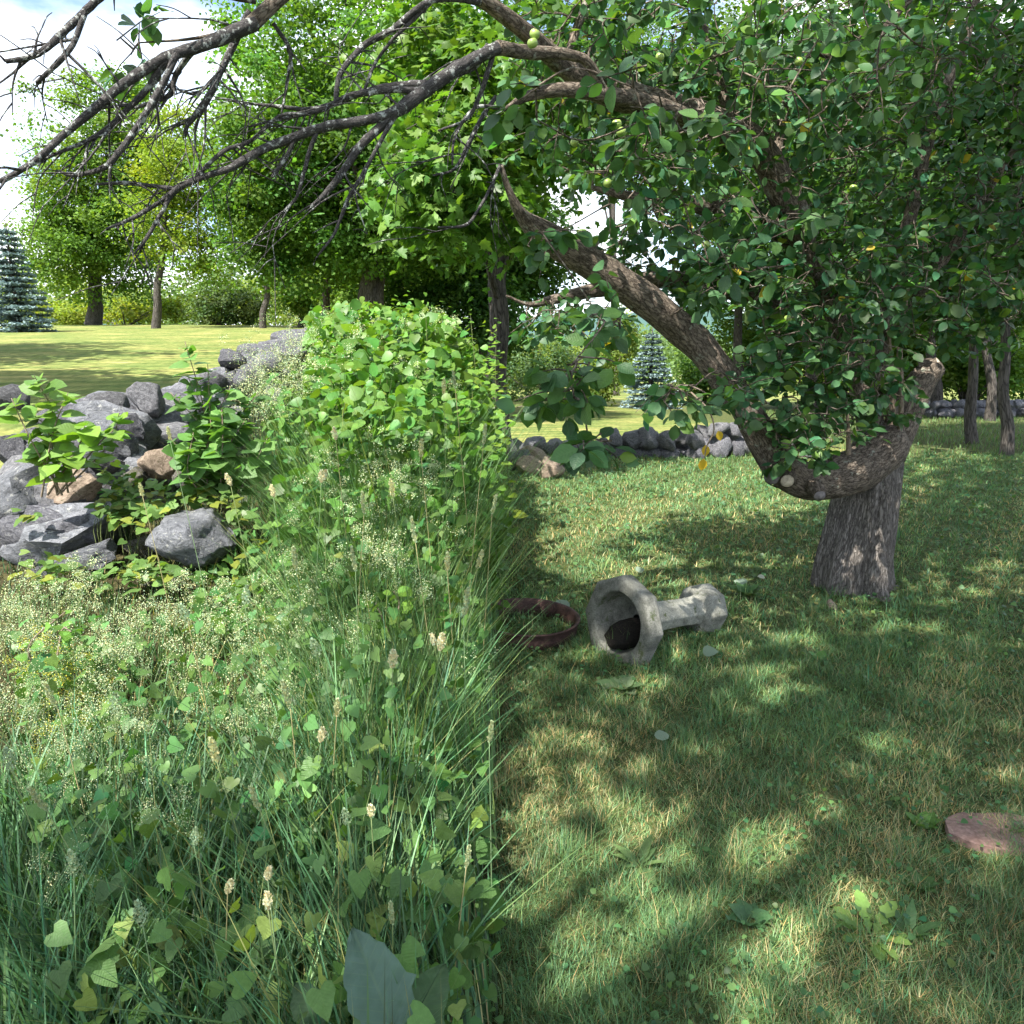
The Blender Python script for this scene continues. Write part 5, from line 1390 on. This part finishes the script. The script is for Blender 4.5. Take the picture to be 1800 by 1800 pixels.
rosette('large grey-green weed lying below the fallen pedestal', 1090, 1215, .12, 9, LEAF_WIDE, [(.16, .22, .12), (.12, .20, .09)], .5, 7)
rosette('dark tangle of tall leaves right behind the pedestal foot', 1310, 1050, .13, 14, LEAF_WIDE, [(.07, .15, .05), (.09, .18, .05), (.14, .19, .11)], 1.0, 8)
rosette('young green seedlings sprouting at the foot of the apple trunk', 1470, 1025, .09, 12, LEAF, [(.09, .18, .05), (.11, .2, .05)], 1.6, 9)
rosette('leafy sprout at the shaded side of the apple trunk', 1560, 1030, .08, 10, LEAF_WIDE, [(.09, .19, .05)], 1.2, 10)
rosette('small broad-leaved weed alone between pedestal and tree', 1440, 1165, .06, 7, LEAF_WIDE, [(.08, .19, .05)], .8, 11)
# wilted cut leaves and litter
M_WILT = M_LEAF
for i, (px, py, s, lab) in enumerate([(1118, 1003, .075, 'wilted grey leaf lying above the pedestal rim'), (1312, 1028, .10, 'large wilted grey leaf propped behind the pedestal foot'), (1235, 1146, .085, 'pale cut leaf lying before the pedestal shaft'), (985, 1068, .11, 'limp grey-green leaf lying against the rusty ring'),
                                    (1165, 1302, .07, 'small pale cut leaf on the sunny patchy grass'), (1345, 1015, .06, 'dry white leaf beside the apple trunk')]):
    p = hit(px, py, .05, 1.0)
    root = empty('cut_leaf', p); tag(root, lab, 'leaf')
    single_leaves(root, LEAF_WIDE if i != 5 else LEAF, np.array([p]), np.array([[random.uniform(-1, 1), random.uniform(-.4, .4), .15]]), np.array([[0, -.5, .8]]), np.array([s]), [(.22, .29, .22) if i != 5 else (.5, .5, .42)], M_LEAF, 'blade')

# ------------------------------------------------------------------ fallen concrete pedestal
M_CONC = rock_mat('weathered_concrete', ((.09, .09, .078), (.19, .19, .165), (.30, .295, .265)), 11, .6, .008, (.07, .085, .04), .57, .9, 130)
ped_a = np.array(hit(1082, 1158, 0, 2)); ped_b = np.array(hit(1238, 1104, 0, 2))
ax2 = ped_b - ped_a; ax2[2] = 0; ax2 /= np.linalg.norm(ax2)
R_top, R_foot, R_col = .265, .150, .092
LEN = .80
Pa = ped_a + np.array([0, 0, R_top * .90 - .03]); 
Pb = Pa + ax2 * LEN; Pb[2] = gz(Pb[0], Pb[1]) + R_foot * .90 - .015
axd = (Pb - Pa) / np.linalg.norm(Pb - Pa)
ped = empty('birdbath_pedestal', (Pa[0], Pa[1], gz(Pa[0], Pa[1])))
tag(ped, 'toppled octagonal concrete birdbath pedestal lying in the mown grass', 'pedestal')
def octo(name, prof, mat, parent, sides=8, rot=R(22.5), inner=False, seg_round=None, noise_amp=.003):
    """sections along the axis: (distance, radius, sides are octagonal); profile is swept and closed"""
    up = np.array([0, 0, 1.]); xx = np.cross(axd, up); xx /= np.linalg.norm(xx); yy = np.cross(xx, axd)
    n = 48
    th = np.linspace(0, 2 * np.pi, n, endpoint=False)
    V = []
    for s, rr_, rnd in prof:
        if rnd: rad = np.full(n, rr_)
        else:
            k = np.pi / 4
            ph = ((th - rot + k / 2) % k) - k / 2
            rad = rr_ * np.cos(k / 2) / np.cos(ph)
        ring = Pa + axd * s + np.outer(np.cos(th) * rad, xx) + np.outer(np.sin(th) * rad, yy)
        V.append(ring)
    V = np.concatenate(V)
    V = V + np.array([noise_amp * mnoise.noise(Vector(p) * 26) for p in V])[:, None] * norm(V - (Pa + np.outer((V - Pa) @ axd, axd)))
    T = []
    for i in range(len(prof) - 1):
        for k in range(n):
            a, b = i * n + k, i * n + (k + 1) % n
            T.append((a, b, b + n, a + n))
    me = mesh_np(name, V, np.array(T), mat, None, False)
    o = link(name, me, parent)
    bv = o.modifiers.new('soft_edges', 'BEVEL'); bv.width = .004; bv.segments = 2; bv.limit_method = 'ANGLE'; bv.angle_limit = R(24)
    return o
# bowl end: thick octagonal rim round a round hollow
octo('bowl', [(.16, .03, True), (.155, .10, True), (.12, .145, True), (.06, .163, True), (.012, .170, True), (.0, .178, True), (-.002, .248, False), (.006, .262, False), (.02, .268, False), (.085, .264, False), (.10, .252, False), (.135, .19, False), (.16, .14, False), (.19, .105, False)], M_CONC, ped)
octo('shaft', [(.17, .11, False), (.19, .098, False), (.30, .090, False), (.50, .086, False), (.62, .090, False), (.66, .10, False)], M_CONC, ped)
octo('foot', [(.64, .06, False), (.645, .125, False), (.66, .148, False), (.70, .158, False), (.765, .158, False), (.785, .15, False), (.79, .05, False)], M_CONC, ped)
# soil and grass caught in the hollow
sm = stone_mesh('soil', 4, 3, 5, .2, rock_mat('dark_soil', ((.008, .007, .006), (.028, .023, .019), (.07, .055, .04)), 16, 1.0, .03, None, .6, .95, 70))
so = bpy.data.objects.new('soil', sm); C.objects.link(so); so.parent = ped
cs = Pa + axd * .10 - np.array([0, 0, .085])
so.location = Vector(cs) - Vector(ped.location); so.scale = (.135, .11, .095)
gb = Batch()
n = 110
P = Pa + axd * r.uniform(.02, .09, n)[:, None] + r.normal(0, .04, (n, 3)) * [1, .6, .2] - np.array([0, 0, .09])
V, T, c = blades(P, r.random(n) * 6.28, r.uniform(.02, .09, n), r.uniform(.01, .05, n), .003, 3, vary((.12, .18, .06), n, .25, .12, r))
gb.add(V, T, c)
link('caught_grass', gb.mesh('caught_grass', M_GRASS), ped)['kind'] = 'stuff'

# rusty ring
M_RUST = rock_mat('rusty_iron', ((.025, .015, .014), (.065, .036, .032), (.12, .065, .052)), 18, .5, .004, None, .6, .75, 120)
rc = hit(926, 1098, .05, 2); rc = np.array(rc)
rr0 = pxm(92, rc[1])
th = np.linspace(0, 2 * np.pi, 72, endpoint=False)
prof = [(-.010, -.045), (.0, -.048), (.004, .0), (.006, .040), (.020, .050), (.022, .058), (.010, .060), (-.004, .052), (-.008, .0)]
V, T = [], []
for s, z in prof:
    V.append(np.stack([rc[0] + np.cos(th) * (rr0 + s), rc[1] + np.sin(th) * (rr0 + s), np.full(72, gz(rc[0], rc[1]) + .045 + z) + .012 * np.cos(th - 2.5)], 1))
V = np.concatenate(V); n = 72
for i in range(len(prof)):
    j = (i + 1) % len(prof)
    for k in range(n): T.append((i * n + k, i * n + (k + 1) % n, j * n + (k + 1) % n, j * n + k))
ring = link('iron_ring', mesh_np('iron_ring', V, np.array(T), M_RUST, None, True))
tag(ring, 'rusty iron rim lying flat in the grass beside the concrete bowl', 'iron ring')

# red flagstone, pebble, half-sunk stone
M_FLAG = rock_mat('red_flagstone', ((.16, .095, .08), (.26, .165, .14), (.36, .25, .22)), 7, .5, .01, (.09, .10, .04), .66, .9, 80)
fp = hit(1728, 1476, 0, 1.5)
bm = bmesh.new()
pts = [(-.135, -.02), (-.09, .07), (.02, .10), (.16, .085), (.24, .02), (.20, -.09), (.06, -.115), (-.07, -.09)]
q = crom(np.array(pts + [pts[0]]), 4)[:-1]
lo = [bm.verts.new((p[0], p[1], -.05)) for p in q]; hi = [bm.verts.new((p[0], p[1], .012 + .004 * math.sin(p[0] * 40 + p[1] * 25))) for p in q]
ce = bm.verts.new((.03, 0, .018))
for i in range(len(q)):
    j = (i + 1) % len(q)
    bm.faces.new((lo[i], lo[j], hi[j], hi[i])); bm.faces.new((hi[i], hi[j], ce))
me = bpy.data.meshes.new('flagstone'); bm.to_mesh(me); bm.free(); me.materials.append(M_FLAG)
fo = bpy.data.objects.new('flagstone', me); C.objects.link(fo); fo.location = (fp.x, fp.y, gz(fp.x, fp.y) + .008)
tag(fo, 'flat reddish flagstone sunk in the mown grass', 'stone')
pb = hit(966, 1140, 0, 2)
po = bpy.data.objects.new('pebble', stone_mesh('pebble', 9, 3, 4, .1, rock_mat('white_pebble', ((.35, .36, .35), (.5, .51, .5), (.62, .62, .6)), 12, .2, .003)))
C.objects.link(po); po.location = (pb.x, pb.y, gz(pb.x, pb.y) + .02); po.scale = (.028, .022, .022)
tag(po, 'small white stone in the grass before the rusty rim', 'pebble')
ss = hit(1462, 1072, 0, 2)
s2 = bpy.data.objects.new('half_sunk_stone', stone_mesh('half_sunk_stone', 12, 3, 6, .15, M_STONE_BROWN))
C.objects.link(s2); s2.location = (ss.x, ss.y, gz(ss.x, ss.y) + .02); s2.scale = (.035, .04, .05)
tag(s2, 'small brown stone half sunk in the grass before the apple trunk', 'stone')
